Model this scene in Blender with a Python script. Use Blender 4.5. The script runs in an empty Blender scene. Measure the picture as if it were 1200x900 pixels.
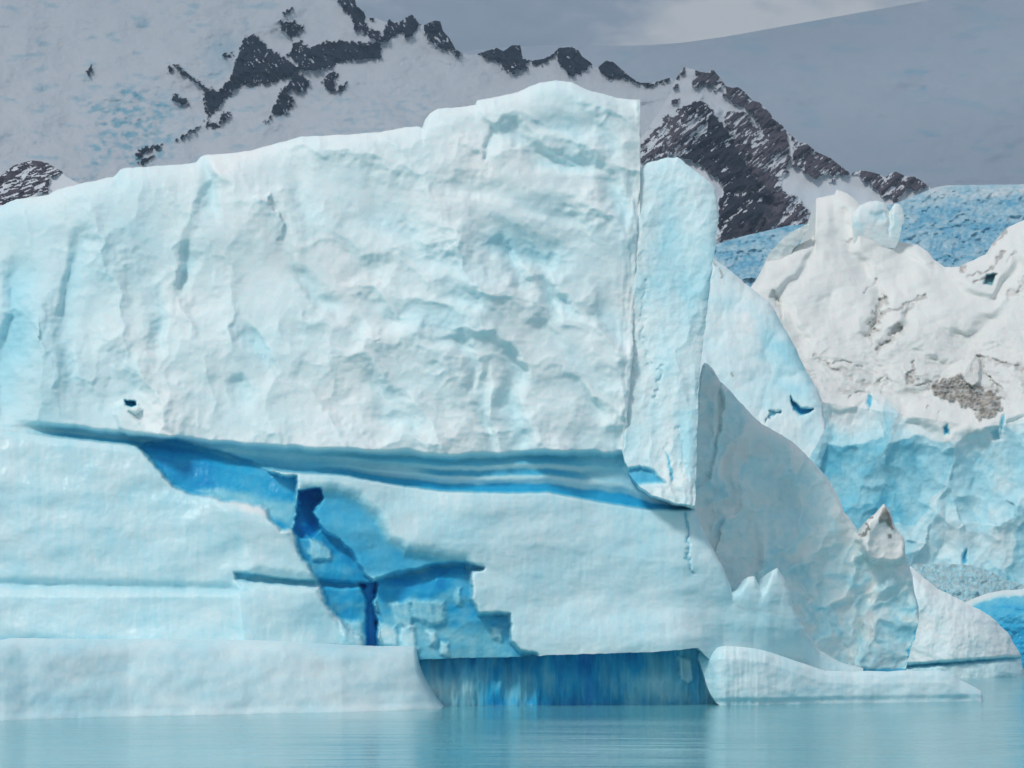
import bpy, math
import numpy as np

# ------------------------------------------------------------------ camera model
F = 2706.0          # focal length in photo pixels (1200 wide)
CZ = 5.0            # camera height above the water, metres
HV = 740.0          # photo row of the horizon
sc = bpy.context.scene
col = sc.collection

def world(U, V, Y):
    return (U - 600.0) / F * Y, Y, CZ - (V - HV) / F * Y

# ------------------------------------------------------------------ noise
def _hash(ix, iy, seed):
    h = (ix.astype(np.int64) * 374761393 + iy.astype(np.int64) * 668265263 + seed * 974711) & 0xFFFFFFFF
    h = ((h ^ (h >> 13)) * 1274126177) & 0xFFFFFFFF
    h = h ^ (h >> 16)
    return h

def rnd(ix, iy, seed):
    return _hash(ix, iy, seed).astype(np.float64) / 4294967295.0

def gn(x, y, seed=0):
    ix, iy = np.floor(x), np.floor(y)
    fx, fy = x - ix, y - iy
    sx = fx * fx * fx * (fx * (fx * 6 - 15) + 10)
    sy = fy * fy * fy * (fy * (fy * 6 - 15) + 10)
    def g(a, b):
        t = rnd(ix + a, iy + b, seed) * 2 * math.pi
        return np.cos(t) * (fx - a) + np.sin(t) * (fy - b)
    n0 = g(0, 0) * (1 - sx) + g(1, 0) * sx
    n1 = g(0, 1) * (1 - sx) + g(1, 1) * sx
    return (n0 * (1 - sy) + n1 * sy) * 1.5

def fbm(x, y, seed=0, o=4, gain=.5):
    s, a = 0, 1.0
    for i in range(o):
        s = s + a * gn(x * 2 ** i + 17.3 * i, y * 2 ** i - 9.1 * i, seed + i)
        a *= gain
    return s

def ridged(x, y, seed=0, o=4, gain=.5):
    s, a = 0, 1.0
    for i in range(o):
        s = s + a * (1 - 2 * np.abs(gn(x * 2 ** i + 7.3 * i, y * 2 ** i - 3.1 * i, seed + i)))
        a *= gain
    return s

def facet(x, y, cell, seed, slope=.35, k=.5, ids=False):
    """scalloped facets: lower envelope of randomly tilted paraboloids (units of x)"""
    gx, gy = np.floor(x / cell), np.floor(y / cell)
    best = None
    for a in (-1, 0, 1):
        for b in (-1, 0, 1):
            cx = (gx + a + .15 + .7 * rnd(gx + a, gy + b, seed)) * cell
            cy = (gy + b + .15 + .7 * rnd(gx + a, gy + b, seed + 1)) * cell
            sa = (rnd(gx + a, gy + b, seed + 2) * 2 - 1) * slope
            sb = (rnd(gx + a, gy + b, seed + 3) * 2 - 1) * slope
            dx, dy = x - cx, y - cy
            h = sa * dx + sb * dy + k * (dx * dx + dy * dy) / cell
            i_ = rnd(gx + a, gy + b, seed + 4)
            if best is None:
                best, ident = h, i_
            else:
                ident = np.where(h < best, i_, ident); best = np.minimum(best, h)
    return (best, ident) if ids else best

def sm(a, b, x):
    t = np.clip((x - a) / (b - a), 0, 1)
    return t * t * (3 - 2 * t)

def pl(pts, x):
    p = np.array(pts, float)
    return np.interp(x, p[:, 0], p[:, 1])

def sdf(poly, U, V):
    """signed distance in px, positive inside"""
    p = np.array(poly, float)
    d = np.full(U.shape, 1e9)
    inside = np.zeros(U.shape, bool)
    n = len(p)
    for i in range(n):
        a, b = p[i], p[(i + 1) % n]
        ex, ey = b - a
        wx, wy = U - a[0], V - a[1]
        t = np.clip((wx * ex + wy * ey) / (ex * ex + ey * ey + 1e-9), 0, 1)
        d = np.minimum(d, (wx - ex * t) ** 2 + (wy - ey * t) ** 2)
        c = ((a[1] > V) != (b[1] > V)) & (U < (b[0] - a[0]) * (V - a[1]) / (b[1] - a[1] + 1e-12) + a[0])
        inside ^= c
    d = np.sqrt(d)
    return np.where(inside, d, -d)

def inpoly(poly, U, V, w=2.0, jit=0.0, seed=0, freq=.05):
    """soft mask of a polygon with a ragged edge; only evaluated near it"""
    p = np.array(poly, float)
    m = w * 2 + jit * 2 + 4
    sel = (U > p[:, 0].min() - m) & (U < p[:, 0].max() + m) & (V > p[:, 1].min() - m) & (V < p[:, 1].max() + m)
    out = np.zeros(U.shape)
    if sel.any():
        u, v = U[sel], V[sel]
        d = sdf(poly, u, v)
        if jit:
            d = d + jit * fbm(u * freq, v * freq, seed, 4, .5)
        out[sel] = sm(-w, w, d)
    return out

def seg(pts, U, V, w, soft=.5):
    """soft mask of a polyline of half width w"""
    p = np.array(pts, float)
    m = w * 3 + 4
    sel = (U > p[:, 0].min() - m) & (U < p[:, 0].max() + m) & (V > p[:, 1].min() - m) & (V < p[:, 1].max() + m)
    out = np.zeros(U.shape)
    if sel.any():
        u, v = U[sel], V[sel]
        wob = min(5.0, w * 2.2)
        u = u + wob * fbm(u * .07 + 3, v * .07, 92, 3, .6); v = v + wob * fbm(u * .07, v * .07 + 5, 93, 3, .6)
        d = np.full(u.shape, 1e9)
        for a, b in zip(p[:-1], p[1:]):
            ex, ey = b - a
            t = np.clip(((u - a[0]) * ex + (v - a[1]) * ey) / (ex * ex + ey * ey + 1e-9), 0, 1)
            d = np.minimum(d, np.hypot(u - a[0] - ex * t, v - a[1] - ey * t))
        d = d + w * 1.1 * fbm(u * .12, v * .12, 91, 3)
        out[sel] = 1 - sm(w * (1 - soft), w * (1 + soft), d)
    return out

# ------------------------------------------------------------------ mesh building
def make_mesh(name, co, quads, tris, attrs, mat, parent=None, flat=False):
    me = bpy.data.meshes.new(name)
    nq, nt = len(quads), len(tris)
    me.vertices.add(len(co))
    me.vertices.foreach_set('co', np.ascontiguousarray(co, np.float32).ravel())
    me.loops.add(nq * 4 + nt * 3)
    me.polygons.add(nq + nt)
    idx = np.concatenate([quads.ravel(), tris.ravel()]).astype(np.int32)
    me.loops.foreach_set('vertex_index', idx)
    start = np.concatenate([np.arange(nq) * 4, nq * 4 + np.arange(nt) * 3]).astype(np.int32)
    me.polygons.foreach_set('loop_start', start)
    me.update(calc_edges=True)
    me.polygons.foreach_set('use_smooth', np.full(nq + nt, not flat))
    for k, a in attrs.items():
        at = me.attributes.new(k, 'FLOAT', 'POINT')
        at.data.foreach_set('value', np.ascontiguousarray(a, np.float32))
    me.validate()
    me.materials.append(mat)
    o = bpy.data.objects.new(name, me)
    col.objects.link(o)
    if parent is not None:
        o.parent = parent
    return o

def relief(top, bot, x0, x1, dx, nv, surf, thick, parts, parent=None, xs=(), back_drop=.85, nback=10, seed=5, flat=False, rag=1.1, fine_to=None):
    """A solid block: a finely modelled front (depth surf(U,V)), a top that runs back and a rough back.
    parts: list of (name, material, mask function or None); the first also gets the back.
    returns the list of objects."""
    us = np.arange(x0, x1 + dx * .5, dx)
    us = np.unique(np.concatenate([us, np.array(xs, float)])) if len(xs) else us
    tp, bt = pl(top, us), pl(bot, us)
    tp = np.minimum(tp, bt - .5)
    vs = np.linspace(bt.max() if fine_to is None else fine_to, tp.min(), nv)   # one regular grid, clipped to the outline
    if fine_to is not None:                             # coarser rows where nothing but the foot is left
        vs = np.concatenate([np.linspace(bt.max(), fine_to, 40)[:-1], vs]); nv = len(vs)
    U = np.repeat(us[None, :], nv, 0)
    V = np.clip(np.repeat(vs[:, None], len(us), 1), tp[None, :], bt[None, :])
    Y, attrs = surf(U, V)
    X, Yw, Z = world(U + rag * fbm(V / 13, U / 70, seed + 7, 4, .6), V + .7 * rag * fbm(U / 13, V / 70, seed + 8, 4, .6), Y)   # chipped, uneven edges
    # back rows
    bx, by, bz = [], [], []
    x_t, y_t, z_t = X[-1], Yw[-1], Z[-1]
    zb = Z[0]
    for i in range(1, nback + 1):
        s = i / nback
        yy = y_t + thick * np.minimum(1, s * 1.6) + fbm(x_t / thick * 3, np.full_like(x_t, s * 4), seed, 3) * thick * .08 * min(1, s * 2)
        if s < .55:
            zz = z_t + (z_t - zb) * (back_drop - 1) * (s / .55)
        else:
            zz = z_t * back_drop + zb * (1 - back_drop) + (zb - (z_t * back_drop + zb * (1 - back_drop))) * ((s - .55) / .45)
        bx.append(x_t); by.append(yy); bz.append(zz)
    X2 = np.vstack([X] + [b[None] for b in bx]); Y2 = np.vstack([Yw] + [b[None] for b in by]); Z2 = np.vstack([Z] + [b[None] for b in bz])
    R, C = X2.shape
    co = np.stack([X2, Y2, Z2], -1).reshape(-1, 3)
    full = {}
    for k, a in attrs.items():
        full[k] = np.vstack([a] + [a[-1:] for _ in range(nback)]).ravel()
    ii = np.arange(R)[:, None] * C + np.arange(C)[None, :]
    q = np.stack([ii[:-1, :-1], ii[:-1, 1:], ii[1:, 1:], ii[1:, :-1]], -1)      # (R-1, C-1, 4)
    close = np.stack([ii[-1, :-1], ii[-1, 1:], ii[0, 1:], ii[0, :-1]], -1)
    # side caps: quads between front and back columns
    caps = []
    for c in (0, C - 1):
        loop = ii[:, c]
        n = len(loop)
        half = n // 2
        for k in range(half - 1):
            a, b, d, e = loop[k], loop[k + 1], loop[n - 2 - k], loop[n - 1 - k]
            caps.append([a, b, d, e] if c == 0 else [e, d, b, a])
    caps = np.array(caps)
    fu = (U[:-1, :-1] + U[1:, 1:]) * .5
    fv = (V[:-1, :-1] + V[1:, 1:]) * .5
    owner = np.zeros(fu.shape, int)
    for k, (n_, m_, mask) in enumerate(parts):
        if mask is not None:
            owner[mask(fu, fv)] = k
    objs = []
    for k, (n_, m_, mask) in enumerate(parts):
        live = (V[:-1, :-1] - V[1:, :-1] + V[:-1, 1:] - V[1:, 1:]) > 1e-6
        fq = q[:nv - 1][(owner == k) & live].reshape(-1, 4)
        if k == 0:
            fq = np.concatenate([fq, q[nv - 1:].reshape(-1, 4), close, caps])
        if len(fq) == 0:
            continue
        used = np.unique(fq)
        remap = np.full(R * C, -1)
        remap[used] = np.arange(len(used))
        objs.append(make_mesh(n_, co[used], remap[fq], np.zeros((0, 3), int), {a: v[used] for a, v in full.items()}, m_, parent, flat))
    return objs

def tag(o, label=None, cat=None, group=None, kind=None):
    if label: o['label'] = label
    if cat: o['category'] = cat
    if group: o['group'] = group
    if kind: o['kind'] = kind
    return o

def empty(name, loc, label, cat):
    o = bpy.data.objects.new(name, None)
    col.objects.link(o)
    o.empty_display_size = 2
    return tag(o, label, cat)

# ------------------------------------------------------------------ materials
def mat(name):
    m = bpy.data.materials.new(name)
    m.use_nodes = True
    nt = m.node_tree
    b = nt.nodes['Principled BSDF']
    return m, nt, b

def node(nt, t, **kw):
    n = nt.nodes.new(t)
    for k, v in kw.items():
        if hasattr(n, k):
            setattr(n, k, v)
        else:
            n.inputs[k].default_value = v
    return n

def ramp(nt, fac, stops, interp='LINEAR'):
    r = nt.nodes.new('ShaderNodeValToRGB')
    r.color_ramp.interpolation = interp
    el = r.color_ramp.elements
    while len(el) < len(stops): el.new(.5)
    for e, (p, c) in zip(el, stops):
        e.position = p
        e.color = (*c, 1)
    nt.links.new(fac, r.inputs['Fac'])
    return r

def mth(nt, op, a, b=None):
    n = nt.nodes.new('ShaderNodeMath'); n.operation = op
    for i, v in enumerate((a, b)):
        if v is None: continue
        if isinstance(v, (int, float)): n.inputs[i].default_value = v
        else: nt.links.new(v, n.inputs[i])
    return n.outputs[0]

def mixc(nt, fac, a, b, mode='MIX'):
    n = nt.nodes.new('ShaderNodeMix'); n.data_type = 'RGBA'; n.blend_type = mode
    for s, v in ((n.inputs[0], fac), (n.inputs[6], a), (n.inputs[7], b)):
        if isinstance(v, (int, float)): s.default_value = v
        elif isinstance(v, tuple): s.default_value = (*v, 1)
        else: nt.links.new(v, s)
    return n.outputs[2]

def noise(nt, vec, scale, detail=4, rough=.55, w=None):
    n = nt.nodes.new('ShaderNodeTexNoise')
    n.inputs['Scale'].default_value = scale
    n.inputs['Detail'].default_value = detail
    n.inputs['Roughness'].default_value = rough
    if vec is not None: nt.links.new(vec, n.inputs['Vector'])
    return n.outputs['Fac']

def pos(nt, scale=(1, 1, 1)):
    g = nt.nodes.new('ShaderNodeNewGeometry')
    mp = nt.nodes.new('ShaderNodeMapping')
    mp.inputs['Scale'].default_value = scale
    nt.links.new(g.outputs['Position'], mp.inputs['Vector'])
    return mp.outputs['Vector']

ICE = [(0.0, (.835, .872, .862)), (.14, (.69, .845, .87)), (.30, (.465, .765, .84)), (.5, (.20, .585, .725)),
       (.72, (.03, .42, .69)), (1.0, (.004, .22, .60))]

def ice_material(name, sss=.40, fine=6.0, bump=.25, rough=.45, tint=None, streak=False, scale=1.0, spec=.4, mottle=.06, glint=0.0):
    m, nt, b = mat(name)
    a = nt.nodes.new('ShaderNodeAttribute'); a.attribute_name = 'clarity'
    d = nt.nodes.new('ShaderNodeAttribute'); d.attribute_name = 'dirt'
    p = pos(nt)
    n1 = noise(nt, p, .45 * scale, 5, .6)
    n2 = noise(nt, pos(nt, (1, 1, .12)) if streak else p, fine * scale, 5, .62)
    c = mth(nt, 'ADD', a.outputs['Fac'], mth(nt, 'MULTIPLY', mth(nt, 'SUBTRACT', n1, .5), mottle * 2.2))
    c = mth(nt, 'ADD', c, mth(nt, 'MULTIPLY', mth(nt, 'SUBTRACT', n2, .5), mottle))
    colr = ramp(nt, c, ICE).outputs['Color']
    if tint:
        colr = mixc(nt, 1.0, colr, tint, 'MULTIPLY')
    if glint:                                         # wet sparkle painted into the colour as white flecks
        f = noise(nt, pos(nt, (1, 1, .35)), 9 * scale, 3, .7)
        g = noise(nt, p, .22 * scale, 2, .5)
        k = mth(nt, 'MULTIPLY', ramp(nt, f, [(.64, (0, 0, 0)), (.72, (1, 1, 1))]).outputs['Color'], ramp(nt, g, [(.42, (0, 0, 0)), (.65, (1, 1, 1))]).outputs['Color'])
        colr = mixc(nt, mth(nt, 'MULTIPLY', k, glint), colr, (.88, .9, .9))
    dn = mth(nt, 'MULTIPLY', d.outputs['Fac'], mth(nt, 'ADD', .45, noise(nt, p, 2.2 * scale, 6, .7)))
    dc = ramp(nt, noise(nt, p, .9 * scale, 5, .65), [(.3, (.10, .10, .10)), (.55, (.28, .25, .215)), (.75, (.46, .40, .33))]).outputs['Color']
    colr = mixc(nt, dn, colr, dc)
    nt.links.new(colr, b.inputs['Base Color'])
    b.inputs['Roughness'].default_value = rough
    b.inputs['IOR'].default_value = 1.31
    if sss:
        b.inputs['Subsurface Weight'].default_value = sss
        b.inputs['Subsurface Radius'].default_value = (.18, .45, .55)
        b.inputs['Subsurface Scale'].default_value = 1.0 / scale
    b.inputs['Specular IOR Level'].default_value = spec
    bp = nt.nodes.new('ShaderNodeBump')
    bp.inputs['Strength'].default_value = bump
    bp.inputs['Distance'].default_value = .25 / scale
    h = mth(nt, 'ADD', mth(nt, 'MULTIPLY', noise(nt, p, 1.1 * scale, 6, .6), 1.0), mth(nt, 'MULTIPLY', n2, .35))
    nt.links.new(h, bp.inputs['Height'])
    nt.links.new(bp.outputs['Normal'], b.inputs['Normal'])
    return m

M_wall = ice_material('wall_ice', fine=3.5, bump=.2, rough=.55, spec=.25, mottle=.05)
M_base = ice_material('wet_ice', fine=5, bump=.14, rough=.33, streak=True, spec=.45, mottle=.10, glint=.9)
M_blue = ice_material('blue_ice', fine=3, bump=.22, rough=.3, spec=.35, mottle=.10)
M_under = ice_material('undercut_ice', fine=2.2, bump=.2, rough=.3, streak=True, spec=.35, mottle=.10)
M_fin = ice_material('clear_grey_ice', fine=1.6, bump=.22, rough=.25, spec=.5, mottle=.16, tint=(.94, .985, .98))
M_far = ice_material('far_ice', fine=1.2, bump=.3, rough=.55, scale=.4, spec=.2, mottle=.10)
M_snow = ice_material('dusty_snow', sss=.25, fine=2, bump=.3, rough=.8, scale=.5, spec=.1, mottle=.03, tint=(1.0, .955, .93))
M_cliff = ice_material('cliff_ice', sss=.2, fine=1.0, bump=.35, rough=.45, scale=.45, spec=.3, mottle=.20)

def mountain_material(name, snow, rock_a, rock_b, scale):
    m, nt, b = mat(name)
    r = nt.nodes.new('ShaderNodeAttribute'); r.attribute_name = 'rock'
    bl = nt.nodes.new('ShaderNodeAttribute'); bl.attribute_name = 'clarity'
    p = pos(nt)
    n = noise(nt, p, scale, 8, .68)
    br = nt.nodes.new('ShaderNodeAttribute'); br.attribute_name = 'brown'
    rc = ramp(nt, mth(nt, 'MULTIPLY', mth(nt, 'ADD', n, mth(nt, 'MULTIPLY', br.outputs['Fac'], .35)), .8), [(.32, rock_a), (.72, rock_b)]).outputs['Color']
    s = mixc(nt, bl.outputs['Fac'], snow, (.22, .50, .62))
    colr = mixc(nt, ramp(nt, r.outputs['Fac'], [(.42, (0, 0, 0)), (.58, (1, 1, 1))]).outputs['Color'], s, rc)
    nt.links.new(colr, b.inputs['Base Color'])
    b.inputs['Roughness'].default_value = .85
    b.inputs['Specular IOR Level'].default_value = .1
    bp = nt.nodes.new('ShaderNodeBump')
    bp.inputs['Strength'].default_value = .5
    bp.inputs['Distance'].default_value = 3
    nt.links.new(mth(nt, 'MULTIPLY', n, mth(nt, 'ADD', r.outputs['Fac'], .12)), bp.inputs['Height'])
    nt.links.new(bp.outputs['Normal'], b.inputs['Normal'])
    return m

SNOW = (.67, .70, .735)
M_mount = mountain_material('snow_and_slate_rock', SNOW, (.008, .012, .026), (.062, .062, .085), .08)
M_peak = mountain_material('snow_and_brown_rock', SNOW, (.022, .022, .034), (.108, .088, .105), .08)
M_slope = mountain_material('ice_field_snow', (.50, .57, .65), (.05, .05, .06), (.1, .1, .1), .02)

def glacier_material():
    m, nt, b = mat('crevassed_ice')
    a = nt.nodes.new('ShaderNodeAttribute'); a.attribute_name = 'clarity'
    c = mth(nt, 'ADD', a.outputs['Fac'], mth(nt, 'MULTIPLY', mth(nt, 'SUBTRACT', noise(nt, pos(nt), .05, 8, .7), .5), .5))
    colr = ramp(nt, c, [(.0, (.66, .70, .72)), (.3, (.42, .60, .68)), (.6, (.16, .42, .58)), (1, (.03, .22, .45))]).outputs['Color']
    nt.links.new(colr, b.inputs['Base Color'])
    b.inputs['Roughness'].default_value = .7
    b.inputs['Specular IOR Level'].default_value = .1
    return m
M_glac = glacier_material()

# ------------------------------------------------------------------ MAIN ICEBERG
def polar(U, V, ang):
    c, s = math.cos(math.radians(ang)), math.sin(math.radians(ang))
    return U * c + V * s, -U * s + V * c

WALL_TOP = [(-460, 420), (-400, 340), (-300, 300), (-160, 262), (-90, 256), (-40, 252), (0, 242), (8, 238), (20, 233), (40, 231), (57, 228), (67, 222), (100, 214), (133, 207),
            (141, 199), (147, 197), (190, 194), (222, 192), (230, 190), (235, 184), (240, 182), (293, 177), (310, 172), (353, 160), (400, 158), (443, 155),
            (470, 150), (490, 148), (495, 150), (498, 140), (503, 133), (513, 127), (535, 126), (557, 123), (559, 118), (580, 114), (607, 108), (620, 102), (633, 97), (650, 94),
            (670, 96), (683, 103), (695, 107), (710, 111), (723, 115), (750, 117), (751, 560), (790, 580), (815, 597), (820, 611), (828, 629), (838, 648),
            (849, 668), (858, 694), (866, 690), (876, 676), (884, 675), (892, 692), (897, 686), (905, 668), (911, 665), (918, 676), (924, 690),
            (932, 715), (945, 740), (960, 762), (985, 776), (1012, 783)]
MAIN_BOT = [(-160, 836), (488, 834), (490, 773), (540, 771), (600, 770), (650, 767.5), (700, 766), (770, 764), (818, 759), (826, 768), (850, 790), (1012, 800)]
BAND_T = [(-160, 497), (0, 498), (50, 500), (130, 508), (200, 516), (300, 526), (400, 530), (500, 536), (560, 537), (640, 533), (730, 534),
          (745, 548), (765, 566), (790, 580), (815, 587)]
BAND_B = [(-160, 500), (0, 503), (50, 510), (110, 517), (165, 523), (230, 532), (280, 545), (345, 554), (400, 557), (460, 568), (520, 576), (600, 578),
          (640, 577), (700, 588), (760, 597), (815, 598)]
BASEY = [(-160, 151), (0, 151.5), (300, 151.8), (420, 152.4), (600, 154.8), (800, 157.8), (900, 160), (1012, 164)]

CAVE_A = [(160, 523), (180, 518), (207, 515), (257, 530), (290, 540), (317, 550), (330, 557), (347, 559), (348, 573), (350, 597), (343, 620), (330, 620),
          (317, 610), (312, 597), (303, 592), (290, 590), (263, 587), (247, 582), (223, 578), (203, 570), (193, 560), (188, 550), (173, 537)]
CAVE_B = [(349, 575), (375, 573), (377, 584), (366, 600), (373, 617), (397, 633), (410, 643), (418, 657), (425, 672), (441, 683), (438, 707), (443, 740),
          (443, 762), (427, 762), (424, 745), (408, 737), (393, 722), (382, 705), (372, 682), (360, 660), (348, 640), (343, 620), (350, 600)]
CRACK1 = [(350, 576), (360, 573), (373, 573), (377, 581), (370, 592), (365, 600), (372, 610), (375, 620), (366, 628), (354, 630), (344, 621), (349, 600)]
CRACK2 = [(421, 684), (441, 683), (438, 707), (443, 740), (443, 758), (430, 758), (428, 727), (430, 703)]
CAVE_C = [(360, 576), (395, 574), (420, 584), (442, 606), (458, 632), (475, 646), (505, 648), (525, 655), (545, 656), (548, 668), (470, 680), (430, 680), (400, 655),
          (370, 630), (355, 600)]
CAVE_D = [(441, 679), (480, 668), (510, 663), (530, 659), (548, 660), (562, 663), (565, 666), (553, 670), (552, 702), (560, 719), (597, 720), (598, 752), (612, 763),
          (628, 768), (600, 776), (490, 778), (445, 765), (443, 740), (438, 707)]
SLIT = [(274, 670), (290, 671), (330, 677), (372, 680), (428, 683), (428, 689), (372, 687), (320, 684), (276, 679)]
BLOCKS = [[(482, 703), (521, 704), (522, 731), (492, 729), (483, 722)], [(458, 708), (479, 704), (481, 733), (462, 734)],
          [(535, 688), (540, 688), (541, 711), (534, 710)], [(576, 735), (588, 737), (588, 749), (580, 746)],
          [(500, 740), (510, 741), (511, 757), (503, 756)], [(516, 752), (524, 755), (526, 768), (517, 766)],
          [(443, 728), (462, 735), (466, 757), (446, 756)], [(468, 738), (484, 735), (490, 762), (470, 760)],
          [(398, 726), (424, 730), (430, 758), (402, 752)], [(360, 628), (385, 640), (390, 655), (366, 656)]]
# hollows and facets seen on the wall: centre, half length, half width, direction (deg, + = down to the right), depth m
SCOOPS = [(238, 215, 38, 9, 84, .9), (222, 320, 30, 7, 100, .6), (178, 375, 34, 9, 88, .7), (375, 340, 36, 9, 42, .7), (297, 410, 36, 8, 58, .65),
          (284, 462, 16, 9, 45, .5), (440, 368, 26, 12, 48, .5), (500, 366, 45, 14, 8, .7), (525, 393, 30, 9, 10, .5), (470, 486, 30, 12, 20, .6),
          (455, 455, 28, 10, 30, .5), (412, 395, 18, 12, 70, .5), (615, 284, 52, 16, 22, 1.0), (603, 318, 26, 7, 60, .7), (637, 350, 30, 10, 72, .8),
          (660, 362, 22, 8, 45, .5), (597, 432, 24, 11, 60, .8), (596, 492, 44, 12, 80, .9), (566, 480, 44, 6, 82, .6), (545, 425, 40, 6, 80, .5),
          (722, 372, 28, 12, 32, .8), (668, 187, 44, 9, 6, .8), (612, 160, 36, 10, 30, .5), (662, 145, 32, 9, 14, .6), (577, 168, 24, 5, 95, .5),
          (718, 235, 36, 9, 78, .7), (705, 165, 26, 8, 52, .5), (700, 515, 34, 14, 0, .5), (425, 143, 18, 5, 20, .3), (560, 215, 40, 10, 14, .5),
          (640, 240, 40, 9, 20, .4), (460, 255, 36, 14, 30, .4), (350, 250, 40, 14, 60, .4), (24, 390, 90, 16, 98, 1.0), (90, 330, 60, 10, 100, .5),
          (330, 300, 50, 10, 75, .4), (690, 430, 34, 12, 40, .5), (680, 470, 30, 9, 55, .5), (520, 300, 40, 12, 20, .4), (430, 300, 34, 11, 40, .4),
          (145, 200, 16, 6, 100, .5), (150, 440, 26, 9, 85, .4), (80, 430, 22, 6, 75, .35), (545, 345, 26, 9, 18, .45), (640, 395, 24, 8, 50, .4)]

def main_surface(U, V):
    Y = pl(BASEY, U).copy()
    bt, bb = pl(BAND_T, U), pl(BAND_B, U)
    wob = 3 * fbm(U * .02, V * .0, 3, 3)
    wall = sm(2, -6, V - bt)                         # 1 above the band
    # ---- lean of the wall and broad shape
    Y += wall * (.016 * (bt - V))
    Y += wall * (.9 * fbm(U / 230, V / 200, 11, 2) + sm(60, -120, U) * 3.0)
    # ---- facets
    wu = U + 13 * fbm(U / 50, V / 50, 21, 4); wv = V + 13 * fbm(U / 50, V / 50, 22, 4)
    ang = pl([(0, 80), (260, 70), (420, 40), (760, 30)], U)
    c_, s_ = np.cos(np.radians(ang)), np.sin(np.radians(ang))
    wl = sm(260, 420, U)
    def mix(fn):
        a1, b1 = polar(wu, wv, 76); a2, b2 = polar(wu, wv, 30)
        return fn(a1, b1) * (1 - wl) + fn(a2, b2) * wl
    f1 = mix(lambda a, b: -facet(a / 2.0, b, 50, 31, .42, .36))
    f2 = mix(lambda a, b: -facet(a / 1.8, b, 25, 37, .42, .40))
    f4 = mix(lambda a, b: -facet(a / 1.6, b, 11, 43, .40, .42))
    fz = sm(-.55, .65, fbm(U / 120, V / 95, 44, 3) + .35 * sm(150, 420, U) - .25 + .2 * sm(250, 420, V))      # some stretches are smoother than others
    f3 = fbm(U / 11, V / 9, 41, 4, .55)
    Y += wall * .055 * (f1 * (.7 + .45 * fz) + f2 * (.15 + .60 * fz) + f4 * (.02 + .24 * fz) + (.2 + .2 * fz) * f3)
    # ---- hand placed hollows: recede towards the lower right, then come back steeply
    tint = np.zeros(U.shape)                          # bluish shade of the hollows, painted into the ice colour
    for i, (cx, cy, L, W, a, dep) in enumerate(SCOOPS):
        sel = (np.abs(U - cx) < L * 1.8 + W * 2) & (np.abs(V - cy) < L * 1.8 + W * 2)
        if not sel.any(): continue
        u, v = wu[sel] * .5 + U[sel] * .5, wv[sel] * .5 + V[sel] * .5
        s, t = polar(u - cx, v - cy, a)
        t = -t if a < 90 else t                       # t runs to the right / upper right
        env = np.exp(-(s / L) ** 4)
        W = W * 1.35
        if a < 45: t = -t
        prof = np.where(t < .6 * W, sm(-1.2 * W, .6 * W, t), 1 - sm(.6 * W, 1.5 * W, t))
        Y[sel] += 1.0 * dep * env * prof * wall[sel]
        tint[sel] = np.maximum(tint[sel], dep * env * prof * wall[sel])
    # ---- lower body: swollen, water worn
    low = 1 - wall
    Y += low * (.42 * fbm(U / 150, V / 90, 51, 3) + .016 * fbm(U / 5, V / 45, 52, 3) * sm(-.2, .6, fbm(U / 70, V / 40, 54, 3)) + .03 * fbm(U / 14, V / 11, 53, 3))
    hgt = V - bb
    Y += low * pl([(-5, .2), (10, -.2), (60, -1.0), (150, -1.4), (250, -1.2)], hgt) * sm(330, 420, U)
    Y += low * pl([(-5, .3), (8, -.6), (60, -1.5), (150, -2.0), (340, -2.6)], hgt) * sm(420, 330, U)
    Y -= low * 1.0 * sm(690, 768, V) * sm(560, 640, U) * sm(845, 785, U)           # lip swelling over the undercut
    # steps on the left block
    Y += low * .35 * (np.exp(-((V - 684 - .02 * U) / 6) ** 2)) * sm(300, 240, U)
    Y -= low * .5 * sm(690, 700, V) * sm(330, 250, U)
    Y -= low * .6 * inpoly([(276, 684), (372, 690), (400, 735), (420, 760), (280, 760)], U, V, 6, 2, 5, .03)
    Y -= low * .6 * inpoly([(252, 590), (300, 594), (340, 622), (372, 678), (290, 670), (282, 640)], U, V, 9, 2, 6, .03)
    # ribs and spurs near the right hand pinnacles
    pin = sm(835, 875, U) * low
    Y += pin * (.055 * facet(U, V / 3.2, 26, 57, .4, .5) * .45)
    # ---- wave cut band
    inb = sm(-7, 3, V - bt - wob) * sm(2, -3, V - bb)
    fade = sm(20, 90, U)
    lines = .45 + .55 * np.cos((V - bt) / (np.maximum(bb - bt, 4)) * 2 * math.pi * 2.6 + .6 * fbm(U / 90, V * 0, 61, 3))
    stripe = sm(330, 470, U)
    Y += inb * (1.35 + .18 * lines * stripe) * (.25 + .75 * fade)
    cl = np.zeros(U.shape)
    # softly tinted wall
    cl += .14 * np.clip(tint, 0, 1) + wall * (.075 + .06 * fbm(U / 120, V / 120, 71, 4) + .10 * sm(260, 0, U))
    cl += low * (.20 + .05 * fbm(U / 90, V / 50, 72, 4) + .03 * fbm(U / 6, V / 60, 73, 3))
    cl += low * .10 * np.exp(-((V - 684 - .02 * U) / 5) ** 2) * sm(300, 240, U)
    cl += low * .10 * np.exp(-((V - 748) / 4) ** 2) * sm(180, 120, U)
    f_ = (V - bt) / np.maximum(bb - bt, 4)
    fw = f_ + .05 * fbm(U / 70, V * 0, 74, 3)
    lay = lambda a, b, g=.05: sm(a - g, a + g, fw) * sm(b + g, b - g, fw)
    rgt = sm(720, 660, U); mid = sm(470, 520, U)
    right_c = .30 + .26 * lay(.0, .22) * rgt + .34 * lay(.36, .52) * rgt * mid + .44 * sm(.70, .80, fw) - .14 * lay(.25, .33) * mid - .12 * lay(.56, .66)
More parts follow.
